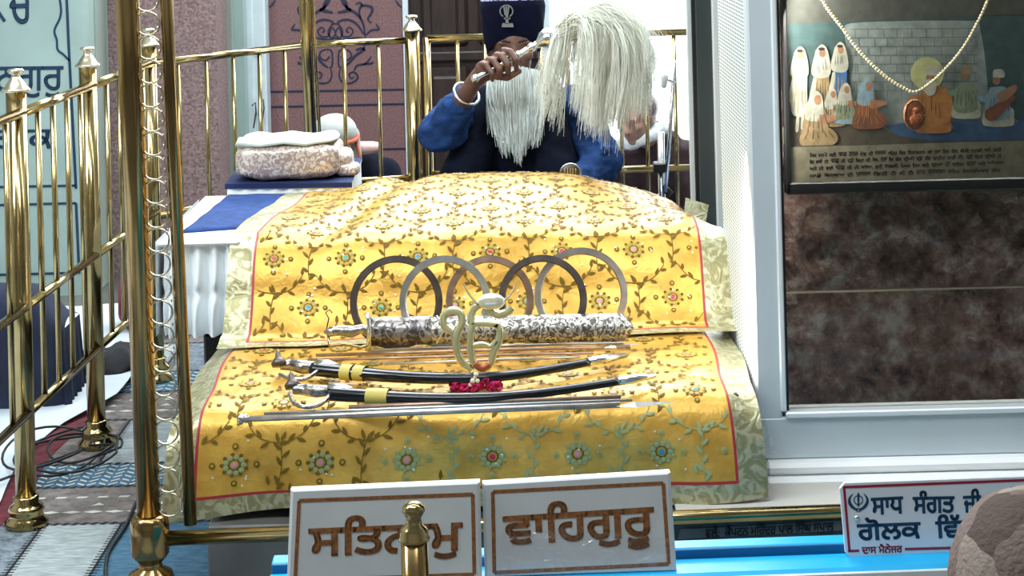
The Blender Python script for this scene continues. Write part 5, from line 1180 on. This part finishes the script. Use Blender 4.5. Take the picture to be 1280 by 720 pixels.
for m_ in (1, -1):
    mb = MB(); e = L_(m_ * .031, .073, .009); mb.ell(e, (.011, .006, .0045), 'sign_white', nu=12); mb.ell(e + Vector((0, -.005, 0)), (.0045, .003, .0042), 'hairdark', nu=10); mb.build('eye', t)

for m_ in (1, -1):
    mb = MB(); mb.tube([L_(m_ * .014, .083, .028), L_(m_ * .034, .083, .034), L_(m_ * .052, .068, .026)], [.003, .0042, .002], 'hairdark', 8); mb.build('eyebrow', t)

# robe: blue sleeves and the dark vest
mb = MB(); mb.cap(sh_l, el_l, .066, .068, 'blue_shirt'); mb.cap(el_l, el_l.lerp(wr, .42), .066, .050, 'blue_shirt'); mb.cap(sh_r, el_r, .070, .066, 'blue_shirt'); mb.cap(el_r, el_r.lerp(wr_r, .7), .062, .048, 'blue_shirt')
mb.ell(el_l + Vector((-.012, -.01, -.012)), (.066, .06, .062), 'blue_shirt')
mb.ell(chest, (.165, .115, .16), 'blue_shirt'); mb.ell(chest - Vector((0, 0, .18)), (.185, .14, .17), 'blue_shirt'); mb.ell(pelvis, (.21, .17, .12), 'blue_shirt')
for m_ in (1, -1):
    hip = pelvis + Vector((m_ * .10, -.02, -.02)); kn = pelvis + Vector((m_ * .30, -.28, -.02)); an = pelvis + Vector((-m_ * .06, -.33, -.05)); mb.cap(hip, kn, .11, .085, 'blue_shirt'); mb.cap(kn, an, .08, .065, 'blue_shirt')
for i in range(14):
    q = el_l.lerp(sh_l, i / 13) + Vector((rnd.uniform(-.02, .02), -.058, rnd.uniform(-.04, .02))); mb.cap(q, q + Vector((rnd.uniform(-.03, .03), -.004, rnd.uniform(.03, .06))), .008, .006, 'blue_shirt', 8)
    q = el_r.lerp(sh_r, i / 13) + Vector((rnd.uniform(-.02, .02), -.058, rnd.uniform(-.04, .02))); mb.cap(q, q + Vector((rnd.uniform(-.03, .03), -.004, rnd.uniform(.03, .06))), .008, .006, 'blue_shirt', 8)
mb.build('blue_robe', t, remesh=.006, smoothm=3, fold=(.030, .055))
mb = MB()
for sx, x_ in ((-1, 598), (1, 690)):
    mb.cap(W(x_ + (12 if sx < 0 else -8), 128, YMn - .03), W(x_ - 10 * sx * -1 - (6 if sx < 0 else 4), 220, YMn - .10), .060, .078, 'vest')
mb.ell(chest + Vector((0, -.01, -.02)), (.150, .118, .17), 'vest'); mb.ell(chest - Vector((-.005, .015, .19)), (.195, .148, .14), 'vest'); mb.cap(sh_l + Vector((.04, .01, -.005)), sh_r + Vector((-.08, .01, -.005)), .070, .066, 'vest')
mb.build('dark_vest', t, remesh=.007, smoothm=3, fold=(.016, .07))
# turban
mb = MB(); tc_ = W(641, 28, YMn + .015); vs = []; nu_, nv_ = 64, 26
tz0, tz1 = W(641, 54, YMn).z, W(641, -34, YMn).z
for j in range(nv_ + 1):
    v = j / nv_; z = tz0 + (tz1 - tz0) * v
    r_ = interp(v, [(0, .083), (.08, .089), (.3, .098), (.55, .103), (.66, .097), (.72, .088), (.85, .080), (.95, .060), (1, .01)])
    for i in range(nu_):
        a = 2 * math.pi * i / nu_; fr = max(0, -math.sin(a)); rr = r_ * (1 + .010 * math.sin(9 * a + v * 16) + .006 * math.sin(26 * v * math.pi + 3 * math.cos(a)))
        lift = .020 * fr ** 3 * (1 - v) ** 2 - .02 * max(0, math.sin(a)) * (1 - v) - .035 * abs(math.cos(a)) ** 6 * (1 - v) ** 3
        vs.append((tc_.x + rr * math.cos(a), tc_.y + rr * 1.04 * math.sin(a), z + lift))
k_all = [(j * nu_ + i, j * nu_ + (i + 1) % nu_, (j + 1) * nu_ + (i + 1) % nu_, (j + 1) * nu_ + i) for j in range(nv_) for i in range(nu_)]
cut = int(nv_ * .64) * nu_
o = len(mb.v); mb.add(vs, k_all[:cut], 'turban', True); k2 = mb.mi('turban_print')
for f in k_all[cut:]: mb.f.append(tuple(i + o for i in f)); mb.m.append(k2); mb.s.append(True)
mb.build('turban', t)
mb = MB(); Ypin = tc_.y - .112; PK = lambda x, y, o=0: W(x, y, Ypin - o)
mb.ribbon([PK(633 + 8 * math.cos(a), 14 + 7.5 * math.sin(a)) for a in [R(-240) + R(300) * i / 24 for i in range(25)]], .0035, 'chrome', nn)
for dx in (-3, 0, 3): mb.slab([PK(633 + dx - 1, 8), PK(633 + dx + 1, 8), PK(633 + dx * .5 + .8, 19), PK(633 + dx * .5 - .8, 19)], .002, 'chrome', nn)
mb.slab([PK(632, 19), PK(635, 19), PK(636, 30), PK(632, 30)], .002, 'chrome', nn); mb.slab([PK(628, 29), PK(641, 29), PK(642, 34), PK(627, 34)], .003, 'chrome', nn); mb.slab([PK(630, 22), PK(638, 22), PK(638, 24), PK(630, 24)], .002, 'chrome', nn)
mb.build('turban_pin', t)
# beard
def strands(mb, n, fn, key, r0, r1, seg=7):
    for _ in range(n):
        a, b, c_, sc_ = fn(); P_ = []
        for i in range(seg + 1):
            u = i / seg; P_.append(a * (1 - u) ** 2 + b * 2 * u * (1 - u) + c_ * u * u + Vector((rnd.gauss(0, .0012), rnd.gauss(0, .0012), rnd.gauss(0, .0008))) * u)
        mb.tube(P_, [r0 * sc_ + (r1 - r0) * sc_ * i / seg for i in range(seg + 1)], key, 3, cap=False)
mb = MB()
mb.ell(W(643, 108, YMn - .085), (.072, .034, .045), 'hair_white'); 
vs = []; nu_, nv_ = 20, 16
for j in range(nv_ + 1):
    v = j / nv_; y = 92 + (185 - 92) * v; hw2 = interp(v, [(0, 28), (.15, 33), (.4, 32), (.7, 26), (.9, 18), (1, 6)]); cx = 642 + 4 * v
    for i in range(nu_): a = 2 * math.pi * i / nu_; p = W(cx + hw2 * math.cos(a), y, YMn - .10 - .03 * v + .03 * math.sin(a)); vs.append(p)
mb.add(vs, [(j * nu_ + i, j * nu_ + (i + 1) % nu_, (j + 1) * nu_ + (i + 1) % nu_, (j + 1) * nu_ + i) for j in range(nv_) for i in range(nu_)], 'hair_white', True)
def bf():
    u = rnd.uniform(-1, 1); top_ = 84 + 6 * abs(u) + rnd.uniform(-3, 8); a = W(643 + u * 31, top_, YMn - .10 - .02 * (1 - u * u) + rnd.uniform(-.012, .01))
    ex_ = 645 + u * 31 * rnd.uniform(.8, 1.1) + rnd.uniform(-3, 3); ey = 203 - 30 * abs(u) ** 1.6 - abs(rnd.gauss(0, 20)) + 6 * math.sin(u * 9); m_ = W(643 + u * 41, (top_ + ey) / 2, YMn - .145 + rnd.uniform(-.01, .01)); return a, m_, W(ex_, ey, YMn - .165 + rnd.uniform(-.02, .015)), rnd.uniform(.7, 1.3)
strands(mb, 700, bf, 'hair_white', .0016, .0005)
def mf():
    s_ = rnd.choice((-1, 1)); a = W(643 + s_ * rnd.uniform(0, 6), 86, YMn - .10); return a, W(643 + s_ * 16, 84, YMn - .115), W(643 + s_ * rnd.uniform(24, 33), 98 + rnd.uniform(-4, 8), YMn - .10), 1.2
strands(mb, 110, mf, 'hair_white', .0016, .0006)
mb.build('beard', t)
# steel bangle and chain
mb = MB(); c_ = wr.lerp(el_l, .28); ax_ = (wr - el_l).normalized(); u_ = ax_.orthogonal().normalized(); v_ = ax_.cross(u_)
mb.tube([c_ + (u_ * math.cos(a) + v_ * math.sin(a)) * .041 for a in [2 * math.pi * i / 36 for i in range(37)]], .0045, 'chrome', 8, cap=False); mb.build('steel_bangle', t)
mb = MB()
for k in range(22): mb.ell(W(636 + k * .75, 158 + k * 2.4, YMn - .168 - k * .0006), (.0018, .0015, .0024), 'chrome', nu=6, nv=4)
mb.ell(W(629, 178, YMn - .17), (.006, .003, .004), 'chrome', nu=10, nv=6); mb.build('chain', t)
mb = MB(); q = W(713, 214, 5.50); mb.tube([(q.x + .030 * math.cos(a), q.y, q.z + .026 * math.sin(a) - .004) for a in [2 * math.pi * i / 30 for i in range(31)]], .003, 'steel', 6, cap=False); mb.lathe((q.x, q.y + .002, q.z - .004), [(.028, 0), (.026, .003), (.01, .004)], 'dark_steel', 24, axis=(0, -1, 0))
for k in range(5): mb.box((q.x - .018 + k * .008, q.y - .006, q.z - .012), (q.x - .015 + k * .008, q.y - .003, q.z + .010), 'chrome')
mb.build('belt_disc', t)
mb = MB(); pillow(mb, pelvis.x - .42, pelvis.x + .42, 5.36, 6.06, .005, .17, 'navy_velvet', 4); tag(mb.build('floor_cushion'), 'wide navy cushion on which the bearded man sits behind the bed', 'cushion')
# whisk
t = thing('yak_hair_whisk', 'ivory yak hair whisk with a silver handle held up by the bearded man', 'whisk', hw_(.5))
mb = MB(); ax_ = (hw_(1.0) - hw_(0.0)); Lh = ax_.length
mb.lathe(hw_(0), [(.002, -.024), (.013, -.020), (.011, -.004), (.008, 0), (.0085, Lh * .50), (.011, Lh * .52), (.011, Lh * .55), (.0085, Lh * .57), (.0095, Lh * .64), (.0085, Lh * .66), (.0135, Lh * .69), (.0135, Lh * .73), (.010, Lh * .75), (.013, Lh * .80), (.027, Lh * .86), (.031, Lh * .93), (.030, Lh * .98), (.020, Lh * 1.0)], 'chrome', 20, axis=ax_); mb.build('silver_handle', t)
mb = MB(); root = W(700, 41, 5.42)
clumps = []
for _ in range(120):
    u = rnd.random() ** .85
    cx = interp(u, [(0, 690), (.12, 706), (.3, 738), (.5, 775), (.75, 812), (1, 822)]) + rnd.gauss(0, 5); cy = interp(u, [(0, 62), (.12, 20), (.3, -30), (.5, -42), (.75, -30), (1, 12)]) + rnd.gauss(0, 6)
    exx = interp(u, [(0, 668), (.12, 692), (.3, 722), (.5, 750), (.7, 775), (.85, 796), (1, 812)]) + rnd.gauss(0, 6); eyy = interp(u, [(0, 132), (.12, 162), (.22, 122), (.35, 142), (.5, 168), (.7, 150), (.85, 138), (1, 118)]) + rnd.gauss(-8, 10)
    if rnd.random() < .30: eyy -= rnd.uniform(10, 60)
    clumps.append((u, cx, cy, exx, eyy, rnd.gauss(0, .035)))
def wf():
    u, cx, cy, exx, eyy, dp = rnd.choice(clumps); dp += rnd.gauss(0, .006)
    a = root + Vector((rnd.gauss(0, .006), rnd.gauss(0, .010), rnd.gauss(0, .014))); fan = rnd.gauss(0, 1)
    return a, W(cx + rnd.gauss(0, 6), cy + rnd.gauss(0, 5), 5.42 + dp), W(exx + fan * 3.5, eyy + rnd.gauss(0, 8), 5.40 + dp * 1.5), rnd.uniform(.6, 1.2)
strands(mb, 3000, wf, 'yak', .0015, .0004, 9)
def wf2():
    a = root + Vector((rnd.gauss(0, .006), rnd.gauss(0, .010), rnd.gauss(0, .012))); u = rnd.random()
    return a, W(735 + 60 * u + rnd.gauss(0, 8), -20 - 15 * u + rnd.gauss(0, 10), 5.42 + rnd.gauss(0, .03)), W(770 + 50 * u + rnd.gauss(0, 14), 10 + 80 * u + rnd.gauss(0, 22), 5.41 + rnd.gauss(0, .05)), rnd.uniform(.6, 1)
strands(mb, 500, wf2, 'yak', .0014, .0004, 9)
vs = []; nu_, nv_ = 22, 14
spine = bez([(710, 34), (735, 18), (760, 34), (770, 74), (764, 108)], 4)
wds = [14, 30, 42, 40, 24]
for j, p in enumerate(spine):
    v = j / (len(spine) - 1); w2 = interp(v, [(0, 10), (.25, 24), (.5, 34), (.8, 30), (1, 10)]); d = spine[min(j + 1, len(spine) - 1)] - spine[max(j - 1, 0)]; d = Vector((d.x, d.y)).normalized(); nx_, ny_ = -d.y, d.x
    for i in range(nu_): a = 2 * math.pi * i / nu_; rr = w2 * (1 + .12 * math.sin(a * 5 + v * 9)); vs.append(W(p.x + nx_ * rr * math.cos(a), p.y + ny_ * rr * math.cos(a), 5.42 + .045 * math.sin(a) * min(1, w2 / 25)))
mb.add(vs, [(j * nu_ + i, j * nu_ + (i + 1) % nu_, (j + 1) * nu_ + (i + 1) % nu_, (j + 1) * nu_ + i) for j in range(len(spine) - 1) for i in range(nu_)], 'yak', True)
mb.build('yak_hair', t)

# second person, beyond the gate at right
t = thing('person', 'person in a dark maroon jacket and grey headscarf bowing beyond the gate at right', 'person', (W(806, 200, 6.7).x, 6.75, 0))
hc2 = W(794, 146, 6.6); mb = MB(); L2 = head(mb, hc2, .85, 'skin_light', Vector((-.55, -.8, -.35)))
c2 = W(812, 205, 6.78); mb.cap(hc2 + Vector((.03, .06, -.05)), c2 + Vector((0, 0, .06)), .045, .055, 'skin_light'); mb.ell(c2 - Vector((0, 0, .06)), (.13, .10, .20), 'skin_light'); mb.ell(Vector((c2.x, 6.85, .14)), (.16, .14, .11), 'skin_light')
for m_ in (1, -1):
    s_ = c2 + Vector((m_ * .13, 0, .02)); e_ = s_ + Vector((m_ * .03, -.10, -.20)); w_ = e_ + Vector((-m_ * .08, -.12, -.02)); mb.cap(s_, e_, .042, .034, 'skin_light'); mb.cap(e_, w_, .032, .024, 'skin_light'); mb.ell(w_ + Vector((-m_ * .03, -.05, 0)), (.025, .045, .015), 'skin_light')
    for k in range(4): b_ = w_ + Vector((-m_ * (.015 + .012 * k), -.085, 0)); mb.cap(b_, b_ + Vector((0, -.035, -.008)), .007, .006, 'skin_light', 8)
    h_ = Vector((c2.x + m_ * .09, 6.82, .12)); k_ = h_ + Vector((m_ * .20, -.22, .0)); mb.cap(h_, k_, .08, .055, 'skin_light'); mb.cap(k_, k_ + Vector((-m_ * .26, -.08, -.03)), .05, .04, 'skin_light')
mb.build('body', t, remesh=.006, smoothm=2)
M['maroon_jacket'] = mat('dark_maroon_wool', (.028, .010, .014), .85, var=.4, scale=20, bump=.4, bscale=25); M['scarf_grey'] = brocade('grey_print_scarf', (.20, .15, .16), (.36, .31, .31), 0, 60)
mb = MB(); mb.ell(c2 - Vector((0, 0, .04)), (.155, .13, .20), 'maroon_jacket'); mb.ell(Vector((c2.x, 6.85, .16)), (.20, .17, .14), 'maroon_jacket')
for m_ in (1, -1):
    s_ = c2 + Vector((m_ * .125, 0, .025)); e_ = s_ + Vector((m_ * .03, -.10, -.20)); mb.cap(s_, e_, .064, .056, 'maroon_jacket'); mb.cap(e_, e_ + Vector((-m_ * .07, -.10, -.02)), .052, .042, 'maroon_jacket')
    h_ = Vector((c2.x + m_ * .09, 6.82, .13)); k_ = h_ + Vector((m_ * .20, -.22, .0)); mb.cap(h_, k_, .10, .075, 'maroon_jacket'); mb.cap(k_, k_ + Vector((-m_ * .2, -.08, -.03)), .07, .055, 'maroon_jacket')
mb.build('maroon_jacket', t, remesh=.009, smoothm=3, fold=(.02, .06))
mb = MB(); mb.ell(hc2 + Vector((.012, .022, .032)), (.075, .085, .065), 'scarf_grey'); mb.ell(hc2 + Vector((.035, .03, -.01)), (.045, .06, .06), 'scarf_grey'); mb.build('headscarf', t, remesh=.006, smoothm=2)
mb = MB(); mb.cap(W(766, 178, 6.64), W(792, 180, 6.60), .024, .022, 'white_cloth'); mb.cap(W(764, 182, 6.62), W(757, 204, 6.62), .026, .012, 'white_cloth'); mb.cap(W(800, 176, 6.58), W(828, 160, 6.6), .022, .028, 'maroon_jacket'); mb.build('white_shawl', t, remesh=.006, smoothm=2, fold=(.015, .03))
# third person, bowing behind the rear railing
t = thing('person', 'person with a white and orange headscarf sitting low behind the rear railing', 'person', (W(425, 200, 6.55).x, 6.6, 0))
hc3 = W(420, 172, 6.45); mb = MB(); head(mb, hc3, .80, 'skin_light', Vector((-.2, -.75, -.65))); b3 = Vector((hc3.x + .04, 6.68, .34))
mb.cap(hc3 + Vector((.01, .06, -.04)), b3 + Vector((0, 0, .10)), .04, .05, 'skin_light'); mb.ell(b3, (.12, .11, .16), 'skin_light'); mb.ell(b3 - Vector((0, 0, .20)), (.15, .14, .11), 'skin_light')
for m_ in (1, -1):
    s_ = b3 + Vector((m_ * .12, 0, .08)); e_ = s_ + Vector((m_ * .04, -.10, -.17)); w_ = e_ + Vector((-m_ * .08, -.12, 0)); mb.cap(s_, e_, .04, .032, 'skin_light'); mb.cap(e_, w_, .03, .022, 'skin_light'); mb.ell(w_ + Vector((-m_ * .02, -.045, 0)), (.022, .042, .014), 'skin_light')
    for k in range(4): b_ = w_ + Vector((-m_ * (.005 + .012 * k), -.08, 0)); mb.cap(b_, b_ + Vector((0, -.03, -.008)), .0065, .006, 'skin_light', 8)
    h_ = b3 + Vector((m_ * .08, -.03, -.22)); k_ = h_ + Vector((m_ * .20, -.20, .0)); mb.cap(h_, k_, .07, .05, 'skin_light'); mb.cap(k_, k_ + Vector((-m_ * .24, -.08, -.02)), .05, .04, 'skin_light')
mb.build('body', t, remesh=.006, smoothm=2)
M['scarf_orange'] = mat('orange_cloth', (.45, .10, .05), .8)
mb = MB(); mb.ell(hc3 + Vector((-.004, -.010, .024)), (.080, .092, .062), 'scarf_white'); mb.cap(hc3 + Vector((.060, .02, .01)), hc3 + Vector((.078, .0, -.085)), .022, .012, 'scarf_white'); mb.build('headscarf', t, remesh=.005, smoothm=2)
mb = MB(); mb.tube([hc3 + Vector((-.004 + .080 * math.cos(a), -.010 + .092 * math.sin(a), .0 + .012 * math.sin(a))) for a in [2 * math.pi * i / 36 for i in range(37)]], .0085, 'scarf_orange', 8, cap=False); mb.tube([hc3 + Vector((.070, -.01, -.01)), hc3 + Vector((.084, -.02, -.07)), hc3 + Vector((.075, -.02, -.12))], .006, 'scarf_orange', 8); mb.build('orange_band', t)
mb = MB(); mb.ell(b3 + Vector((0, 0, .02)), (.145, .13, .17), 'vest'); mb.ell(b3 - Vector((0, 0, .20)), (.19, .17, .13), 'vest')
for m_ in (1, -1):
    s_ = b3 + Vector((m_ * .115, 0, .08)); e_ = s_ + Vector((m_ * .04, -.10, -.17)); mb.cap(s_, e_, .058, .050, 'vest'); mb.cap(e_, e_ + Vector((-m_ * .06, -.09, 0)), .046, .038, 'vest')
    h_ = b3 + Vector((m_ * .08, -.03, -.21)); k_ = h_ + Vector((m_ * .20, -.20, .0)); mb.cap(h_, k_, .09, .07, 'vest'); mb.cap(k_, k_ + Vector((-m_ * .2, -.08, -.02)), .065, .055, 'vest')
mb.build('dark_jacket', t, remesh=.009, smoothm=3)
M['pink_cloth'] = mat('pink_cream_cloth', (.62, .42, .38), .8, bump=.2)
mb = MB(); q = W(458, 186, 6.52); pillow(mb, q.x - .055, q.x + .055, 6.50, 6.60, q.z - .02, q.z + .022, 'pink_cloth', 2.6); mb.build('pink_shawl_end', t)

# foreground person, bottom right
t = thing('person', 'person bowing under a brown and grey patterned shawl, in the lower right corner', 'person', (W(1300, 700, 2.3).x, 2.3, 0))
hc4 = W(1292, 716, 2.3); mb = MB(); head(mb, hc4 - Vector((0, 0, .01)), 1.0, 'skin_light', Vector((.15, .9, -.55))); b4 = hc4 + Vector((.02, -.22, -.28))
mb.cap(hc4 + Vector((0, -.05, -.06)), b4 + Vector((0, .02, .13)), .05, .06, 'skin_light'); mb.ell(b4, (.15, .13, .19), 'skin_light'); mb.ell(Vector((b4.x, b4.y - .02, .14)), (.17, .16, .13), 'skin_light')
for m_ in (1, -1):
    s_ = b4 + Vector((m_ * .14, .02, .11)); e_ = s_ + Vector((m_ * .05, .10, -.22)); w_ = e_ + Vector((-m_ * .08, .18, .0)); mb.cap(s_, e_, .046, .036, 'skin_light'); mb.cap(e_, w_, .034, .025, 'skin_light'); mb.ell(w_ + Vector((-m_ * .03, .05, 0)), (.028, .048, .016), 'skin_light')
    for k in range(4): b_ = w_ + Vector((-m_ * (.01 + .014 * k), .09, 0)); mb.cap(b_, b_ + Vector((0, .038, -.01)), .008, .007, 'skin_light', 8)
    h_ = Vector((b4.x + m_ * .10, b4.y, .11)); k_ = h_ + Vector((m_ * .20, .24, 0)); mb.cap(h_, k_, .085, .06, 'skin_light'); mb.cap(k_, k_ + Vector((-m_ * .26, .08, -.02)), .055, .045, 'skin_light')
mb.build('body', t, remesh=.008, smoothm=2)
mb = MB(); mb.ell(hc4 + Vector((.0, -.01, -.005)), (.108, .118, .112), 'shawl'); mb.ell(hc4 + Vector((0, -.08, -.12)), (.13, .12, .12), 'shawl'); mb.ell(b4 + Vector((0, -.01, .0)), (.22, .18, .24), 'shawl')
mb.ell(Vector((b4.x, b4.y, .16)), (.26, .24, .15), 'shawl')
mb.cap(hc4 + Vector((-.04, .09, .03)), hc4 + Vector((-.07, .10, -.12)), .022, .030, 'shawl')
mb.build('patterned_shawl', t, remesh=.008, smoothm=3, fold=(.006, .06))

# ------------------------------------------------------------------ small things
# microphone stand by the gate
t = thing('microphone_stand', 'chrome microphone stand with a clip in front of the gate right of the whisk', 'microphone stand', (W(822, 240, 5.95).x, 5.95, 0))
a = W(826, 165, 5.95); mb = MB(); mb.tube([(a.x - .008, 5.95, .02), a], .0115, 'chrome', 14); mb.build('thick_tube', t)
mb = MB(); q0, q1 = W(832, 240, 5.93), W(843, 75, 5.93); mb.tube([q0, W(838, 160, 5.93), q1], .006, 'chrome', 10); mb.build('thin_rod', t)
mb = MB(); q = W(825, 209, 5.94); mb.box((q.x - .022, 5.915, q.z - .016), (q.x + .018, 5.97, q.z + .016), 'black', .004); mb.build('clamp', t)
mb = MB(); q = W(833, 101, 5.92); mb.cap(W(831, 96, 5.92), W(830, 107, 5.92), .011, .009, 'cable_clip'); mb.cap(W(836, 100, 5.92), W(843, 103, 5.93), .005, .005, 'chrome'); mb.build('clip', t)
mb = MB(); q = W(834, 236, 5.93); mb.tube([(q.x + .012, 5.94, q.z - .02), (q.x - .014, 5.95, q.z + .005)], .012, 'black', 10); mb.build('rubber_grip', t)
mb = MB(); mb.lathe((a.x - .008, 5.95, .0), [(.12, .0), (.12, .012), (.05, .02), (.012, .03)], 'black', 28); mb.build('base_plate', t)
# cable coil
def gpt(px, py, z=.03): return Wz(px, py, z)
mb = MB(); P_ = []
for k in range(4 * 28):
    a = 2 * math.pi * k / 28; lp = k // 28; c_ = gpt(85 - lp * 5, 565 + (lp % 2) * 4); rx = .105 + .022 * math.sin(lp * 2.1); ry = .16 + .04 * math.cos(lp * 1.7)
    P_.append((c_.x + .04 * (lp % 3) - .02 + rx * math.cos(a), c_.y + ry * math.sin(a), .034 + .008 * math.sin(a * 2 + lp) + .006 * lp))
P_ += [(P_[-1][0] - .2, P_[-1][1] - .2, .03), (P_[-1][0] - .5, P_[-1][1] - .1, .03)]
mb.tube(P_, .0034, 'cable', 8); tag(mb.build('cable_coil'), 'loose coil of black cable on the white sheet between two railing posts', 'cable')
mb = MB(); mb.tube(bez([gpt(170, 628, .014), gpt(158, 655, .014), gpt(150, 668, .014), gpt(136, 690, .014), gpt(132, 712, .014), gpt(134, 740, .014)], 8), .0042, 'cable', 8); tag(mb.build('cable'), 'single grey black cable running over the carpet beside the canopy column', 'cable')
M['cloth_black'] = mat('black_fabric', (.01, .011, .014), .9, var=.4, bump=.4, bscale=30); M['cloth_maroon'] = mat('maroon_fabric', (.16, .03, .03), .9, var=.4, scale=20, bump=.3, bscale=30)
mb = MB(); q = gpt(150, 463, .03); pillow(mb, q.x - .13, q.x + .10, q.y - .08, q.y + .18, .012, .085, 'cloth_black', 2.4, wob=.03); tag(mb.build('cloth_heap'), 'crumpled black cloth heap on the floor behind the canopy column', 'cloth')
mb = MB(); q = gpt(158, 440, .03); pillow(mb, q.x - .09, q.x + .12, q.y + .22, q.y + .5, .012, .24, 'cloth_maroon', 3, wob=.02); tag(mb.build('folded_maroon_cloth'), 'folded maroon cloth pile on the floor beyond the black cloth heap', 'cloth')
# clear plastic flap on the right corner of the bed
mb = MB(); pts = [(949, 520), (957, 524), (972, 566), (966, 572), (952, 560)]; V_ = [W(x, y, 3.84 - .005 * (i % 2)) for i, (x, y) in enumerate(pts)]; mb.add(V_, [(0, 1, 2, 3, 4)], 'plastic'); 
tag(mb.build('plastic_flap', solid=.001), 'small clear plastic flap hanging at the right corner of the yellow cloth', 'plastic film')
